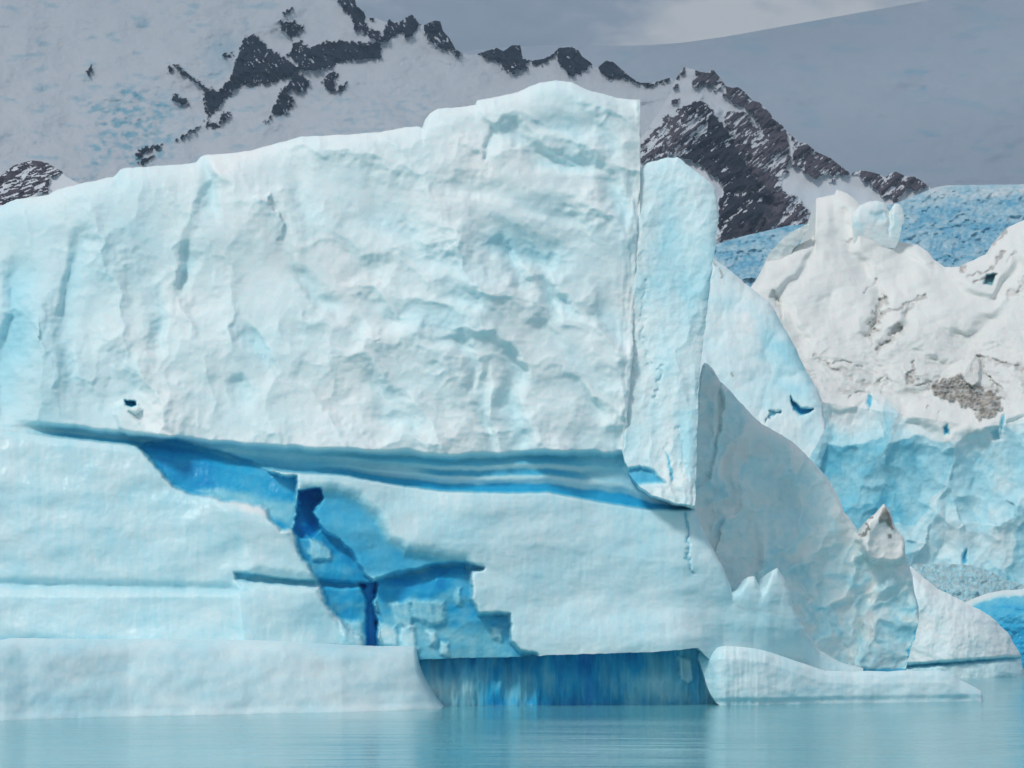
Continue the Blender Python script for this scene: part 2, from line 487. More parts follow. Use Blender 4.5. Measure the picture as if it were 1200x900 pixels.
    right_c = right_c + .16 * (1 - rgt) * lay(-.1, .35)
    left_c = .40 + .24 * sm(.25, .7, fw) + .04 * fbm(U / 40, V / 20, 75, 3)
    t_ = sm(330, 480, U)
    bandcol = left_c * (1 - t_) + right_c * t_
    cl = cl * (1 - inb) + inb * bandcol * fade + inb * (1 - fade) * .2
    # ---- caves
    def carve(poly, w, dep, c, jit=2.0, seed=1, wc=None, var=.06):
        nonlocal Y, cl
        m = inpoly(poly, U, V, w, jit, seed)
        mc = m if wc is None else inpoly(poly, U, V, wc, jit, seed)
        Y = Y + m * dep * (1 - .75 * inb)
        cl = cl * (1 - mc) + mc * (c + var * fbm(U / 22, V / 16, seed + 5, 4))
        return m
    # soft glow patch: the face hollows out gently towards the crack
    soft = inpoly(CAVE_C, U, V, 12, 2, 80, .03)
    Y += soft * .8
    cl = cl * (1 - soft) + soft * (.64 + .04 * fbm(U / 30, V / 30, 81, 3))
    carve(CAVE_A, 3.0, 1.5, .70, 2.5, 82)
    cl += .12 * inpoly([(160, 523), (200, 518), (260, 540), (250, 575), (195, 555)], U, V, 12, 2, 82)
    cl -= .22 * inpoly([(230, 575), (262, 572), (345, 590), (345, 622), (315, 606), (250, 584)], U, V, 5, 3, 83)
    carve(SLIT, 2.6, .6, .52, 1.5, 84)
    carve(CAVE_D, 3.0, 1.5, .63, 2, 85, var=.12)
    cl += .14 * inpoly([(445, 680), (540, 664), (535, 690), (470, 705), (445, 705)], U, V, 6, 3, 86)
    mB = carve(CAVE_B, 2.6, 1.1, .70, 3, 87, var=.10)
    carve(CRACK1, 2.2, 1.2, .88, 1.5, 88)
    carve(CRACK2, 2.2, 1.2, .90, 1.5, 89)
    inside = np.maximum(inpoly(CAVE_D, U, V, 3), mB)
    Y -= inside * .055 * facet(U, V * .8, 34, 90, .4, .28) * .5
    for i, b_ in enumerate(BLOCKS):
        m = inpoly(b_, U, V, 3.4, 2.6, 100 + i, .07)
        Y -= m * .3
        cl = cl * (1 - m * .7) + m * .7 * (.30 + .12 * fbm(U / 6, V / 8, 120 + i, 3))
    low_mix = inpoly([(445, 735), (500, 732), (590, 745), (600, 772), (490, 775), (445, 762)], U, V, 8, 5, 93)
    cl -= low_mix * .14
    # little window with its blue hole at the left of the band
    hook = inpoly([(136, 474), (143, 470), (160, 474), (166, 480), (158, 485), (150, 482), (170, 500), (205, 512), (150, 512), (140, 500), (134, 485)], U, V, 2.5, 1.5, 94)
    Y -= hook * .7
    hole = inpoly([(146, 469), (158, 470), (161, 475), (153, 477), (147, 474)], U, V, 1.4, .8, 95)
    Y += hole * 1.8
    cl = cl * (1 - hole) + hole * .7
    Y += (.9 + 1.0 * sm(880, 960, U)) * sm(725, 785, V) * sm(822, 850, U)      # the apron dips behind the shelf
    slot = seg([(805, 598), (807, 625), (808, 650), (812, 672)], U, V, 1.6, .8)
    Y += slot * .22
    cl = np.maximum(cl, slot * .42)
    # ---- corner: right of it the side face runs straight back
    corner = pl([(90, 757), (170, 757), (200, 752), (300, 747), (420, 742), (480, 737), (533, 734), (560, 745)], V)
    side = sm(-1, 3, U - corner) * sm(556, 546, V)
    Y += side * 14
    chip = sm(-26, -4, U - corner) * sm(560, 520, V) * sm(180, 230, V)
    Y += chip * (.18 + .25 * fbm(U / 10, V / 40, 96, 3))
    # round the upper edge a little
    tp = pl(WALL_TOP, U)
    e = np.clip(V - tp, 0, 200)
    Y += 1.4 * np.exp(-e / 7) * (U < 745) + .8 * np.exp(-e / 4) * (U > 815)
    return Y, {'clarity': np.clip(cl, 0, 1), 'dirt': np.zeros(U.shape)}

def m_band(U, V):
    return (V > pl(BAND_T, U) - 1) & (V < pl(BAND_B, U)) & (U > 20) & (inpoly(CAVE_A, U, V, 1) < .5)
def m_cave(U, V):
    m = np.zeros(U.shape, bool)
    for p_ in (CAVE_A, CAVE_B, CAVE_C, CAVE_D):
        m |= inpoly(p_, U, V, 1.5) > .3
    return m
def m_crack(p_, sd):
    return lambda U, V: inpoly(p_, U, V, 1.5, 1.0, sd) > .5
SPIRE = [(856, 696), (866, 686), (880, 670), (892, 690), (910, 660), (926, 690), (934, 722), (900, 716), (862, 712)]
def m_spire(U, V):
    return inpoly(SPIRE, U, V, 1.5, 3, 97) > .5
def m_low(U, V):
    return V >= pl(BAND_B, U)

berg = empty('iceberg', (0, 152, 0), 'huge white iceberg with a blue band and a deep blue cave at its foot', 'iceberg')
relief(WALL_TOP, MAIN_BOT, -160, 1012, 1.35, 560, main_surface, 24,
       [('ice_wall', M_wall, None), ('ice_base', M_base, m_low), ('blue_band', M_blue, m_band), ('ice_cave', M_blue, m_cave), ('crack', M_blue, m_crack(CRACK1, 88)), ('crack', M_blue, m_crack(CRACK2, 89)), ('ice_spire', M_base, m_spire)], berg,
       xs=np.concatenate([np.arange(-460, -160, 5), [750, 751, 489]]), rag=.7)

# rear buttress right of the corner
BUT_TOP = [(716, 240), (735, 205), (748, 200), (757, 192), (775, 186), (793, 184), (803, 191), (812, 198), (825, 208), (838, 220), (841, 235), (842, 250)]
BUT_BOT = [(716, 505), (728, 522), (733, 540), (738, 556), (750, 570), (765, 580), (790, 589), (815, 593), (816, 540), (818, 470), (822, 420), (828, 370), (834, 320), (838, 290), (842, 254)]
def but_surface(U, V):
    Y = pl([(180, 163.6), (300, 161.4), (400, 159.9), (480, 158.2), (560, 156.0), (600, 155.0)], V) + (U - 780) * .004
    Y += 5 * sm(0, -14, U - pl([(200, 750), (300, 745), (420, 740), (480, 735), (533, 731), (560, 738)], V)) * sm(558, 535, V)   # tucks in behind the corner
    wu = U + 10 * fbm(U / 50, V / 50, 121, 3); wv = V + 10 * fbm(U / 50, V / 50, 122, 3)
    low = sm(380, 500, V)
    Y -= .06 * facet(wu * .9, wv * .45, 40, 123, .35, .32) * .75 + .035 * facet(wu, wv * .7, 13, 133, .45, .33) * .6 + .045 * fbm(U / 9, V / 9, 124, 4)
    Y += low * .28 * np.abs(gn(wu / 16, wv / 120, 125))
    for ln, w, d in (([(735, 300), (741, 400), (736, 480)], 4, .3), ([(757, 330), (752, 380), (760, 430)], 3, .3), ([(780, 520), (786, 545), (787, 565)], 3, .3),
                     ([(794, 500), (800, 530), (803, 560)], 3, .35), ([(768, 470), (776, 430)], 3, .5)):
        Y += .35 * d * seg(ln, U, V, w * .6, .9)
    lens = inpoly([(722, 562), (735, 550), (750, 546), (765, 552), (779, 566), (750, 567)], U, V, 3, 1, 126)
    Y += lens * .5
    cl = .14 + .09 * fbm(U / 40, V / 60, 127, 4) + .12 * inpoly([(790, 480), (816, 480), (812, 560), (800, 555)], U, V, 8, 3, 128) + .10 * sm(230, 300, V) * sm(420, 330, V) * sm(740, 800, U)
    cl = cl * (1 - lens) + lens * .62
    cl = np.maximum(cl, .5 * inpoly([(780, 528), (784, 534), (789, 560), (786, 567)], U, V, 1.5, .8, 129))
    e = np.clip(V - pl(BUT_TOP, U), 0, 300)
    Y += .4 * np.exp(-e / 4)
    Y += .5 * np.exp(-np.clip(842 - U - (V > 250) * (V - 250) * .09, 0, 99) / 5)
    return Y, {'clarity': np.clip(cl, 0, 1), 'dirt': np.zeros(U.shape)}
relief(BUT_TOP, BUT_BOT, 716, 842, .9, 330, but_surface, 14, [('ice_buttress', M_wall, None)], berg, rag=1.2)

# foreground ledge at the left
LED_TOP = [(-460, 790), (-440, 770), (-300, 760), (-160, 756), (-60, 753), (0, 750), (15, 747.5), (60, 748), (150, 749), (250, 749), (330, 751), (400, 755.5), (440, 757), (485, 757), (487, 759),
           (489, 776), (493, 788), (497, 797), (503, 808), (508, 817), (514, 825), (519, 831)]
LED_BOT = [(-160, 853), (0, 847.5), (150, 843), (400, 838), (519, 834.5)]
def led_surface(U, V):
    bt = pl(LED_BOT, U) - 3
    Yw = F * CZ / (bt - HV)
    e = np.clip(V - pl(LED_TOP, U), 0, 120)
    Y = Yw + .5 + .034 * (bt - V) + .30 * fbm(U / 90, V / 60, 131, 3) + .022 * fbm(U / 9, V / 12, 132, 3) + 1.6 * np.exp(-e / 5) + .9 * sm(470, 520, U)
    Y -= .4 * sm(34, 2, U) + .15 * sm(10, 0, bt - V)
    cl = .16 + .06 * fbm(U / 70, V / 30, 134, 4) + .05 * sm(420, 60, U)
    return Y, {'clarity': np.clip(cl, 0, 1), 'dirt': np.zeros(U.shape)}
relief(LED_TOP, LED_BOT, -160, 519, 1.6, 90, led_surface, 12, [('water_ledge', M_base, None)], berg, xs=np.arange(-460, -160, 5), rag=.25)

# right hand shelf and its tongue
SH_TOP = [(818, 767), (824, 763), (830, 760), (838, 758.5), (850, 757), (870, 758), (885, 760), (900, 763.5), (920, 770), (940, 777), (955, 782), (967, 786), (1000, 787), (1020, 786), (1040, 787), (1060, 785.5), (1080, 786.5), (1100, 785.5),
          (1110, 787), (1117, 790), (1124, 796), (1132, 800), (1142, 805), (1150, 810), (1152, 818)]
SH_BOT = [(820, 774), (824, 788), (828, 803), (833, 814), (840, 824), (848, 830), (900, 829), (1000, 828), (1153, 826)]
SH_WL = [(820, 831), (900, 830), (1000, 828), (1153, 826)]
def sh_surface(U, V):
    bt = pl(SH_WL, U) - 4
    Y = F * CZ / (bt - HV) + .16 * fbm(U / 50, V / 40, 141, 3) + .06 * fbm(U / 5, V / 40, 142, 3) * sm(960, 850, U) + .02 * fbm(U / 8, V / 6, 143, 3)
    e = np.clip(V - pl(SH_TOP, U), 0, 80)
    Y += pl([(0, 1.3), (5, .75), (14, .35), (40, 0), (80, .1)], e) + sm(850, 820, U) * 1.6 + .2 * sm(10, 3, bt - V)
    cl = .15 + .05 * fbm(U / 50, V / 25, 144, 4) + .10 * sm(850, 826, U) + .05 * sm(30, 0, bt - V) + .04 * fbm(U / 4, V / 50, 145, 3)
    return Y, {'clarity': np.clip(cl, 0, 1), 'dirt': np.zeros(U.shape)}
relief(SH_TOP, SH_BOT, 819, 1152, 1.1, 80, sh_surface, 12, [('ice_shelf', M_base, None)], berg, rag=.3)

# back wall of the undercut
def un_surface(U, V):
    Y = pl([(470, 154.6), (700, 157.0), (850, 159.2)], U) + .5 * fbm(U / 28, V / 90, 151, 3) + .12 * fbm(U / 5, V / 50, 152, 3) + .25 * np.abs(gn(U / 14, V / 70, 153))
    Y += .7 * sm(800, 764, V)
    blk = inpoly([(795, 770), (812, 772), (812, 796), (806, 802), (798, 795)], U, V, 2, 2, 154)
    Y -= blk * .3
    cl = .64 + .20 * fbm(U / 26, V / 60, 155, 4) + .10 * sm(800, 775, V) * sm(560, 620, U) + .10 * np.exp(-((U - 606) / 8) ** 2) + .14 * np.exp(-((U - 672) / 26) ** 2) - .30 * sm(600, 520, U) * sm(785, 815, V) - .12 * sm(730, 800, U)
    cl = cl - .04 + .035 * fbm(U / 4, V / 40, 156, 3) - blk * .26
    cl = cl + .10 * sm(812, 826, V)
    return Y, {'clarity': np.clip(cl, 0, 1), 'dirt': .0 * U + .12 * sm(822, 828, V)}
relief([(470, 748), (850, 748)], [(470, 829), (850, 829)], 470, 850, 1.2, 90, un_surface, 6, [('undercut_wall', M_under, None)], berg, rag=.3)

# ------------------------------------------------------------------ GREY FIN
FIN_TOP = [(808, 600), (812, 560), (815, 500), (818, 470), (821, 440), (823, 430), (826, 425), (831, 427), (837, 434), (843, 447), (850, 453), (867, 471), (880, 485), (893, 497), (905, 504), (917, 510), (930, 519), (943, 531), (955, 543), (967, 557),
           (980, 577), (990, 600), (1000, 615), (1007, 626), (1013, 614), (1020, 605), (1027, 602), (1033, 594), (1037, 590), (1041, 596), (1046, 606), (1049, 618), (1059, 631), (1061, 647), (1066, 660), (1070, 680), (1076, 712), (1077, 722)]
FIN_BOT = [(808, 800), (1040, 800), (1061, 798), (1063, 775), (1072, 750), (1076, 730), (1077, 724)]
PINN = [(1004, 632), (1014, 610), (1037, 585), (1050, 610), (1064, 634), (1062, 652), (1045, 662), (1020, 655)]
def fin_surface(U, V):
    Y = 172 + (U - 815) * .030 + (V < 640) * 0 + .010 * (780 - V)
    wu = U + 14 * fbm(U / 50, V / 50, 161, 3); wv = V + 14 * fbm(U / 50, V / 50, 162, 3)
    a, b = polar(wu, wv, 112)
    ff, fid = facet(a / 2.4, b, 34, 163, .55, .34, True)
    f2_, gid = facet(a / 2.2, b, 15, 164, .5, .4, True)
    Y += -.062 * (ff * 1.2 + f2_ * .8) + .05 * fbm(U / 9, V / 9, 165, 4)
    rim = sm(30, 0, sdf([(x, y) for x, y in FIN_TOP] + [(1063, 800), (808, 800)], U, V)) * sm(850, 900, U) * sm(680, 640, V)
    pin = inpoly(PINN, U, V, 5, 2, 166)
    Y -= pin * 1.8
    lower = inpoly([(860, 720), (900, 640), (940, 650), (1000, 680), (1065, 660), (1078, 720), (1062, 790), (950, 790)], U, V, 12, 8, 167)
    Y -= lower * .062 * facet(wu, wv, 22, 168, .6, .4) * .8
    notch = inpoly([(821, 430), (831, 428), (845, 452), (848, 480), (840, 520), (832, 560), (816, 575), (812, 520)], U, V, 2, 2, 169)
    Y += notch * .5 + notch * (U - 830) * .02
    cl = .09 + .17 * (fid - .4) + .11 * (gid - .5) + .08 * fbm(wu / 60, wv / 60, 170, 4) + .06 * fbm(wu / 9, wv / 30, 176, 3) + lower * (.10 + .18 * fbm(wu / 26, wv / 22, 171, 4)) - rim * .12
    cl = cl * (1 - pin) + pin * .0
    cl = np.maximum(cl, .62 * seg([(1063, 775), (1070, 752), (1075, 735)], U, V, 1.8, .6))
    cl = np.maximum(cl, .66 * sm(781, 785, V))
    dirt = .02 + .12 * fbm(wu / 40, wv / 50, 172, 4)
    dirt = np.clip(dirt, 0, .35) * (1 - pin) * (1 - rim * .8) + notch * .05
    dirt = np.maximum(dirt, .9 * seg([(1010, 627), (1015, 612), (1022, 604)], U, V, 2.0, .5))
    dirt = np.maximum(dirt, .9 * inpoly([(1030, 608), (1034, 596), (1038, 592), (1043, 604), (1048, 620), (1045, 622), (1038, 610), (1031, 614)], U, V, 1.2, 1, 173))
    dirt = np.maximum(dirt, .8 * inpoly([(1040, 626), (1045, 626), (1044, 631), (1040, 631)], U, V, 1, .5, 174))
    e = np.clip(V - pl(FIN_TOP, U), 0, 90)
    Y += 1.2 * np.exp(-e / 4)
    return Y, {'clarity': np.clip(cl, 0, 1), 'dirt': dirt}
fin = empty('ice_fin', (0, 175, 0), 'grey translucent ice fin leaning up behind the right end of the huge white iceberg', 'iceberg')
relief(FIN_TOP, FIN_BOT, 808, 1077, 1.0, 300, fin_surface, 12, [('fin_face', M_fin, None), ('pinnacle', M_snow, lambda U, V: inpoly(PINN, U, V, 1.5) > .5)], fin, back_drop=.9)

# ------------------------------------------------------------------ ROUND WHITE BERG AT THE RIGHT
DOM_TOP = [(1046, 690), (1056, 668), (1067, 663), (1080, 675), (1100, 690), (1118, 699), (1133, 707), (1150, 716), (1167, 727), (1180, 740), (1184, 748), (1190, 756), (1197, 770), (1198, 782), (1200, 792)]
DOM_BOT = [(1046, 799), (1200, 797)]
def dom_surface(U, V):
    line = pl([(1046, 782), (1070, 780), (1197, 771)], U)
    e = np.clip(V - pl(DOM_TOP, U), 0, 150)
    Y = 247 + .0006 * (U - 1110) ** 2 + pl([(0, 6), (10, 3.6), (30, 1.8), (80, 0), (150, -.5)], e) + .35 * fbm(U / 30, V / 40, 181, 4) + .06 * fbm(U / 6, V / 8, 182, 4)
    Y += .3 * gn(U / 26 + V / 60, V / 120, 183)
    Y += 1.3 * np.exp(-((V - line) / 2.2) ** 2) + sm(-1, 3, V - line) * .7
    cl = .07 + .05 * fbm(U / 30, V / 30, 184, 4) + .50 * np.exp(-((V - line) / 2.0) ** 2) + .12 * sm(0, 4, V - line)
    return Y, {'clarity': np.clip(cl, 0, 1), 'dirt': np.zeros(U.shape)}
dome = empty('rounded_iceberg', (40, 247, 0), 'smooth rounded white iceberg with a thin blue waterline notch, right of the grey ice fin', 'iceberg')
relief(DOM_TOP, DOM_BOT, 1046, 1200, .9, 140, dom_surface, 22,
       [('ice_dome', M_wall, None), ('waterline_foot', M_base, lambda U, V: V > pl([(1046, 782), (1070, 780), (1197, 771)], U))], dome)

# ------------------------------------------------------------------ PALE SLAB BEHIND
SL_TOP = [(800, 420), (820, 340), (834, 306), (836, 302), (840, 305), (853, 315), (865, 325), (875, 333), (885, 341), (900, 352), (907, 362), (913, 373), (923, 390), (933, 410), (942, 427), (950, 443), (957, 455), (963, 467), (966, 485), (967, 500)]
SL_BOT = [(800, 768), (935, 768), (943, 545), (955, 525), (962, 513), (967, 502)]
def sl_surface(U, V):
    wu = U + 12 * fbm(U / 40, V / 40, 191, 3); wv = V + 12 * fbm(U / 40, V / 40, 192, 3)
    Y = 300 + .07 * (600 - V) + .02 * (U - 820) + .11 * (facet(wu, wv * .7, 34, 193, .35, .3) * .8 + facet(wu, wv, 14, 194, .35, .3) * .4) + .06 * fbm(U / 8, V / 8, 195, 4)
    cl = .13 + .10 * fbm(U / 50, V / 40, 196, 4) + .14 * inpoly([(880, 360), (925, 395), (960, 465), (950, 480), (915, 460), (890, 420)], U, V, 18, 6, 197)
    c1 = inpoly([(927, 463), (930, 470), (938, 478), (955, 479), (950, 484), (938, 486), (930, 480), (927, 470)], U, V, 1.2, .8, 198)
    c2 = seg([(895, 492), (905, 488), (915, 481)], U, V, 1.8, .6)
    Y += 2.2 * c1 + 1.0 * c2
    cl = np.maximum(cl, .72 * c1); cl = np.maximum(cl, .40 * c2)
    dirt = .6 * seg([(837, 305), (842, 315), (846, 326)], U, V, .9, .5) + .7 * seg([(857, 437), (859, 440)], U, V, 1, .5)
    e = np.clip(V - pl(SL_TOP, U), 0, 300)
    Y += 2.2 * np.exp(-e / 7)
    return Y, {'clarity': np.clip(cl, 0, 1), 'dirt': np.clip(dirt, 0, 1)}
slab = tag(relief(SL_TOP, SL_BOT, 800, 967, 1.0, 260, sl_surface, 25, [('ice_slab', M_far, None)])[0],
           'pale blue pointed ice slab with small bright blue crack, left of the dusty snow', 'iceberg')

# ------------------------------------------------------------------ SNOW TOPPED ICE MASS, RIGHT
GF_TOP = [(868, 352), (885, 330), (898, 305), (915, 300), (930, 290), (948, 281), (954, 276), (955, 258), (954, 243), (957, 232), (967, 230), (977, 228), (981, 222), (993, 227), (1001, 233), (1008, 240), (1020, 243), (1030, 262), (1040, 275), (1050, 282),
          (1062, 285), (1075, 287), (1085, 293), (1090, 298), (1094, 304), (1100, 308), (1107, 313), (1116, 313), (1125, 312), (1133, 308), (1142, 304), (1150, 300), (1157, 297), (1163, 285), (1172, 276), (1180, 267), (1192, 261), (1200, 258), (1260, 236), (1330, 240), (1400, 250), (1480, 236), (1540, 290), (1600, 420), (1640, 640)]
GF_BOT = [(868, 777), (1640, 777)]
CLIFF = [(868, 415), (925, 420), (950, 447), (963, 470), (985, 485), (1000, 480), (1015, 462), (1030, 468), (1055, 482), (1080, 498), (1108, 516), (1125, 508), (1150, 506), (1165, 500), (1185, 496), (1200, 490), (1300, 470), (1400, 480)]
DEBRIS = [(1088, 452), (1105, 445), (1122, 440), (1132, 444), (1140, 452), (1150, 455), (1165, 458), (1174, 465), (1172, 480), (1162, 487), (1150, 492), (1142, 482), (1130, 474), (1112, 470), (1098, 463)]
CLIFF_S = [(868, 440), (960, 470), (1060, 485), (1150, 500), (1250, 490), (1400, 480)]
def gf_surface(U, V):
    wu = U + 10 * fbm(U / 50, V / 50, 201, 3); wv = V + 10 * fbm(U / 50, V / 50, 202, 3)
    cf = pl(CLIFF, U) + 10 * fbm(U / 40, V / 60, 203, 3)
    up = np.clip(pl(CLIFF_S, U) - V, 0, 400)
    snow = sm(-2, 8, cf - V)
    Y = 415 + .155 * up + 1.5 * np.sqrt(up) * .3 + .012 * (V - cf) * (V > cf) * -1
    # snow swells
    Y += snow * (1.2 * fbm(U / 150, V / 110, 204, 2) + .8 * fbm(U / 50, V / 36, 205, 3) + .10 * fbm(U / 9, V / 6, 206, 4))
    Y += snow * .155 * .55 * facet(wu, wv * 1.3, 74, 227, .5, .4) + snow * .155 * .25 * facet(wu, wv * 1.3, 26, 228, .45, .4) * sm(330, 380, V)
    for cx, cy, L, W, a, dep in ((1028, 365, 38, 14, 105, 2.6), (1050, 395, 26, 10, 135, 2.2), (935, 330, 40, 10, 125, 1.8), (1075, 312, 30, 10, 35, 1.8), (1125, 350, 40, 14, 20, 2.0), (1182, 330, 34, 10, 120, 2.4),
                                 (1000, 315, 40, 16, 60, 2.2), (925, 385, 40, 12, 60, 1.8), (1150, 392, 40, 14, 160, 2.0), (1090, 420, 36, 10, 20, 1.8), (990, 262, 26, 8, 70, 1.4)):
        s_, t_ = polar(wu - cx, wv - cy, a)
        if math.cos(math.radians(a)) < 0: t_ = -t_
        t_ = -t_
        Y += snow * dep * np.exp(-(s_ / L) ** 4) * np.where(t_ < .6 * W, sm(-1.3 * W, .6 * W, t_), 1 - sm(.6 * W, 1.6 * W, t_))
    ter = sm(360, 400, V) * sm(480, 450, V) * snow * sm(915, 940, U)
    Y += ter * .45 * np.abs(gn(wu / 22 + wv / 40, wv / 9 - wu / 30, 207)) + ter * .12 * fbm(U / 6, V / 4, 208, 3)
    c1_, i1_ = facet(wu * .9 + wv * .35, wv * .6, 46, 209, .6, .34, True); c2_, i2_ = facet(wu - wv * .3, wv * .8, 21, 210, .6, .36, True)
    Y += (1 - snow) * (-.15 * (c1_ * 1.0 + c2_ * .7) + .12 * fbm(U / 7, V / 9, 211, 4))
    Y -= (1 - snow) * 1.6 * np.abs(gn(wu / 50, wv / 130, 212))
    cl = snow * .02 + (1 - snow) * (.28 + .20 * (i1_ - .5) + .12 * (i2_ - .5) + .10 * fbm(wu / 60, wv / 50, 213, 4) - .12 * sm(40, 0, V - cf) - .1 * sm(1150, 1200, U) * sm(600, 660, V))
    cl += (1 - snow) * .14 * inpoly([(950, 530), (1000, 520), (1040, 570), (1060, 640), (1000, 640), (960, 570)], U, V, 25, 10, 214)
    cl += (1 - snow) * .10 * inpoly([(1120, 500), (1180, 495), (1250, 500), (1250, 560), (1140, 540)], U, V, 20, 10, 215)
    for p_, c in (([(1018, 462), (1022, 465), (1021, 474), (1019, 480), (1016, 470)], .75), ([(1105, 501), (1110, 498), (1112, 508), (1107, 510)], .85), ([(1172, 492), (1178, 484), (1176, 496), (1174, 508)], .7),
                  ([(1160, 505), (1170, 502), (1172, 515), (1164, 514)], .5), ([(1127, 652), (1133, 643), (1132, 660), (1128, 662)], .75)):
        m = inpoly(p_, U, V, 2.2, 1.5, 216, .1)
        c = c - .14
        Y += m * 1.2
        cl = np.maximum(cl, m * c)
    deb = inpoly(DEBRIS, U, V, 2, 5, 217, .12)
    Y -= deb * (.8 + .9 * np.abs(fbm(U / 6, V / 5, 218, 3)))
    dirt = deb * (.85 + .4 * fbm(U / 7, V / 4, 219, 4))
    for ln, w, d, dp in (([(1022, 392), (1024, 378), (1030, 366), (1038, 352)], 4.5, .55, 2.5), ([(1030, 410), (1045, 395), (1055, 386)], 3.5, .5, 2.5), ([(1035, 366), (1055, 360), (1070, 352), (1085, 346)], 1.6, .6, 1.2),
                     ([(1060, 366), (1070, 358)], 3, .35, 1), ([(1012, 343), (1022, 333), (1027, 327)], 1.2, .7, .8), ([(955, 415), (965, 425), (985, 436), (1000, 444), (1015, 450), (1030, 448), (1040, 440)], 1.6, .45, .9),
                     ([(970, 428), (990, 424), (1010, 430)], 1.3, .3, .8), ([(1068, 442), (1070, 425)], 2.5, .7, 1.4), ([(1065, 444), (1090, 452)], 2.6, .5, 1.2), ([(1138, 440), (1142, 418)], 1, .6, 1), ([(1145, 420), (1158, 440), (1172, 458)], 2.4, .40, 2.0),
                     ([(1145, 418), (1165, 424), (1182, 427), (1196, 432), (1230, 440)], 1.8, .5, 1.3), ([(1195, 430), (1200, 445), (1205, 455)], 6, .5, 1), ([(995, 465), (1008, 458), (1020, 462)], 1.4, .5, .9), ([(1032, 460), (1040, 445)], 1.6, .5, .9),
                     ([(1135, 324), (1150, 320), (1165, 312), (1174, 296)], 1.3, .75, 1), ([(1142, 330), (1155, 324), (1168, 320)], 1.2, .75, 1), ([(1163, 288), (1172, 278), (1182, 265)], 1.3, .75, 1.4), ([(1127, 314), (1130, 318)], 2, .8, 1), ([(1180, 305), (1190, 294)], 1.5, .4, .8),
                     ([(1186, 345), (1198, 335), (1205, 325)], 4, .35, 1.6), ([(1097, 490), (1103, 482)], 1.5, .35, .6), ([(1087, 478), (1089, 475)], 1.5, .8, .5), ([(1105, 470), (1110, 463)], 1.6, .7, .5), ([(990, 282), (996, 279)], 2.2, .4, .8),
                     ([(905, 345), (914, 358), (916, 372)], 2.5, .3, 1.5)):
        m = seg(ln, U, V, w * .9, .95)
        Y += m * dp * .6
        dirt = np.maximum(dirt, .8 * d * m)
    bl = inpoly([(1152, 333), (1156, 322), (1167, 321), (1163, 335)], U, V, 1.2, .8, 220)
    Y += bl * 3
    cl = np.maximum(cl, bl * .55); dirt = np.maximum(dirt, bl * .5)
    # dusty veil over the terraces
    dirt = np.maximum(dirt, snow * (.03 + .04 * np.clip(fbm(U / 60, V / 25, 221, 4), 0, 1) + ter * .05))
    dirt = np.maximum(dirt, snow * ter * .62 * np.clip(fbm(wu / 34 + wv / 30, wv / 8 - wu / 26, 226, 4) + .02, 0, 1) * sm(400, 440, V))
    cone = inpoly([(1128, 440), (1140, 420), (1143, 417), (1149, 425), (1148, 448), (1140, 452), (1133, 448)], U, V, 1.5, 1, 222)
    Y -= cone * 3.0
    dirt = np.maximum(dirt, cone * .28)
    e = np.clip(V - pl(GF_TOP, U), 0, 90)
    Y += 4 * np.exp(-e / 9)
    return Y, {'clarity': np.clip(cl, 0, 1), 'dirt': np.clip(dirt, 0, 1)}
gf = empty('snow_capped_ice', (90, 420, 0), 'broad ice mass with dusty snow and grey debris on top of a pale blue cliff', 'iceberg')
def m_deb(U, V): return inpoly(DEBRIS, U, V, 1.5, 4, 217, .12) > .5
relief(GF_TOP, GF_BOT, 868, 1230, 1.1, 470, gf_surface, 90,
       [('snow_cap', M_snow, None), ('ice_cliff', M_cliff, lambda U, V: V > pl(CLIFF, U) + 2), ('debris', M_snow, m_deb)], gf, rag=.4, xs=np.arange(1232, 1641, 2.5))
# blade standing at the left of the cap
BL_TOP = [(896, 312), (902, 297), (912, 285), (925, 273), (938, 266), (948, 262), (949.5, 264)]
BL_BOT = [(896, 320), (905, 330), (915, 322), (929, 293), (940, 278), (949.5, 265)]
def bl_surface(U, V):
    Y = 445 + .05 * (U - 900) + .3 * fbm(U / 14, V / 14, 231, 4)
    return Y, {'clarity': np.clip(.05 + .05 * fbm(U / 20, V / 20, 232, 3), 0, 1), 'dirt': .05 + 0 * U}
relief(BL_TOP, BL_BOT, 896, 949.5, .7, 70, bl_surface, 9, [('ice_blade', M_snow, None)], gf)
KN_TOP = [(1000, 250), (1008, 240), (1020, 236), (1028, 235), (1034, 238), (1039, 244), (1042, 248), (1045, 242), (1048, 238), (1053, 239), (1057, 243), (1060, 250), (1060, 256)]
KN_BOT = [(1000, 292), (1050, 290), (1053, 280), (1057, 268), (1060, 258)]
def kn_surface(U, V):
    e = np.clip(V - pl(KN_TOP, U), 0, 90)
    Y = 453 + .05 * (U - 1020) + 2 * np.exp(-e / 9) + .2 * fbm(U / 20, V / 18, 241, 3) + .8 * inpoly([(1040, 244), (1044, 246), (1045, 262), (1042, 275), (1040, 262)], U, V, 2.5, .5, 244) + .0 * U
    hol = inpoly([(1022, 250), (1034, 249), (1038, 258), (1026, 262)], U, V, 4, 3, 243)
    Y += hol * .7
    return Y, {'clarity': np.clip(.06 + .08 * fbm(U / 16, V / 16, 242, 3) + .12 * hol, 0, 1), 'dirt': 0 * U}
relief(KN_TOP, KN_BOT, 1000, 1060, .7, 80, kn_surface, 14, [('ice_knob', M_far, None)], gf)

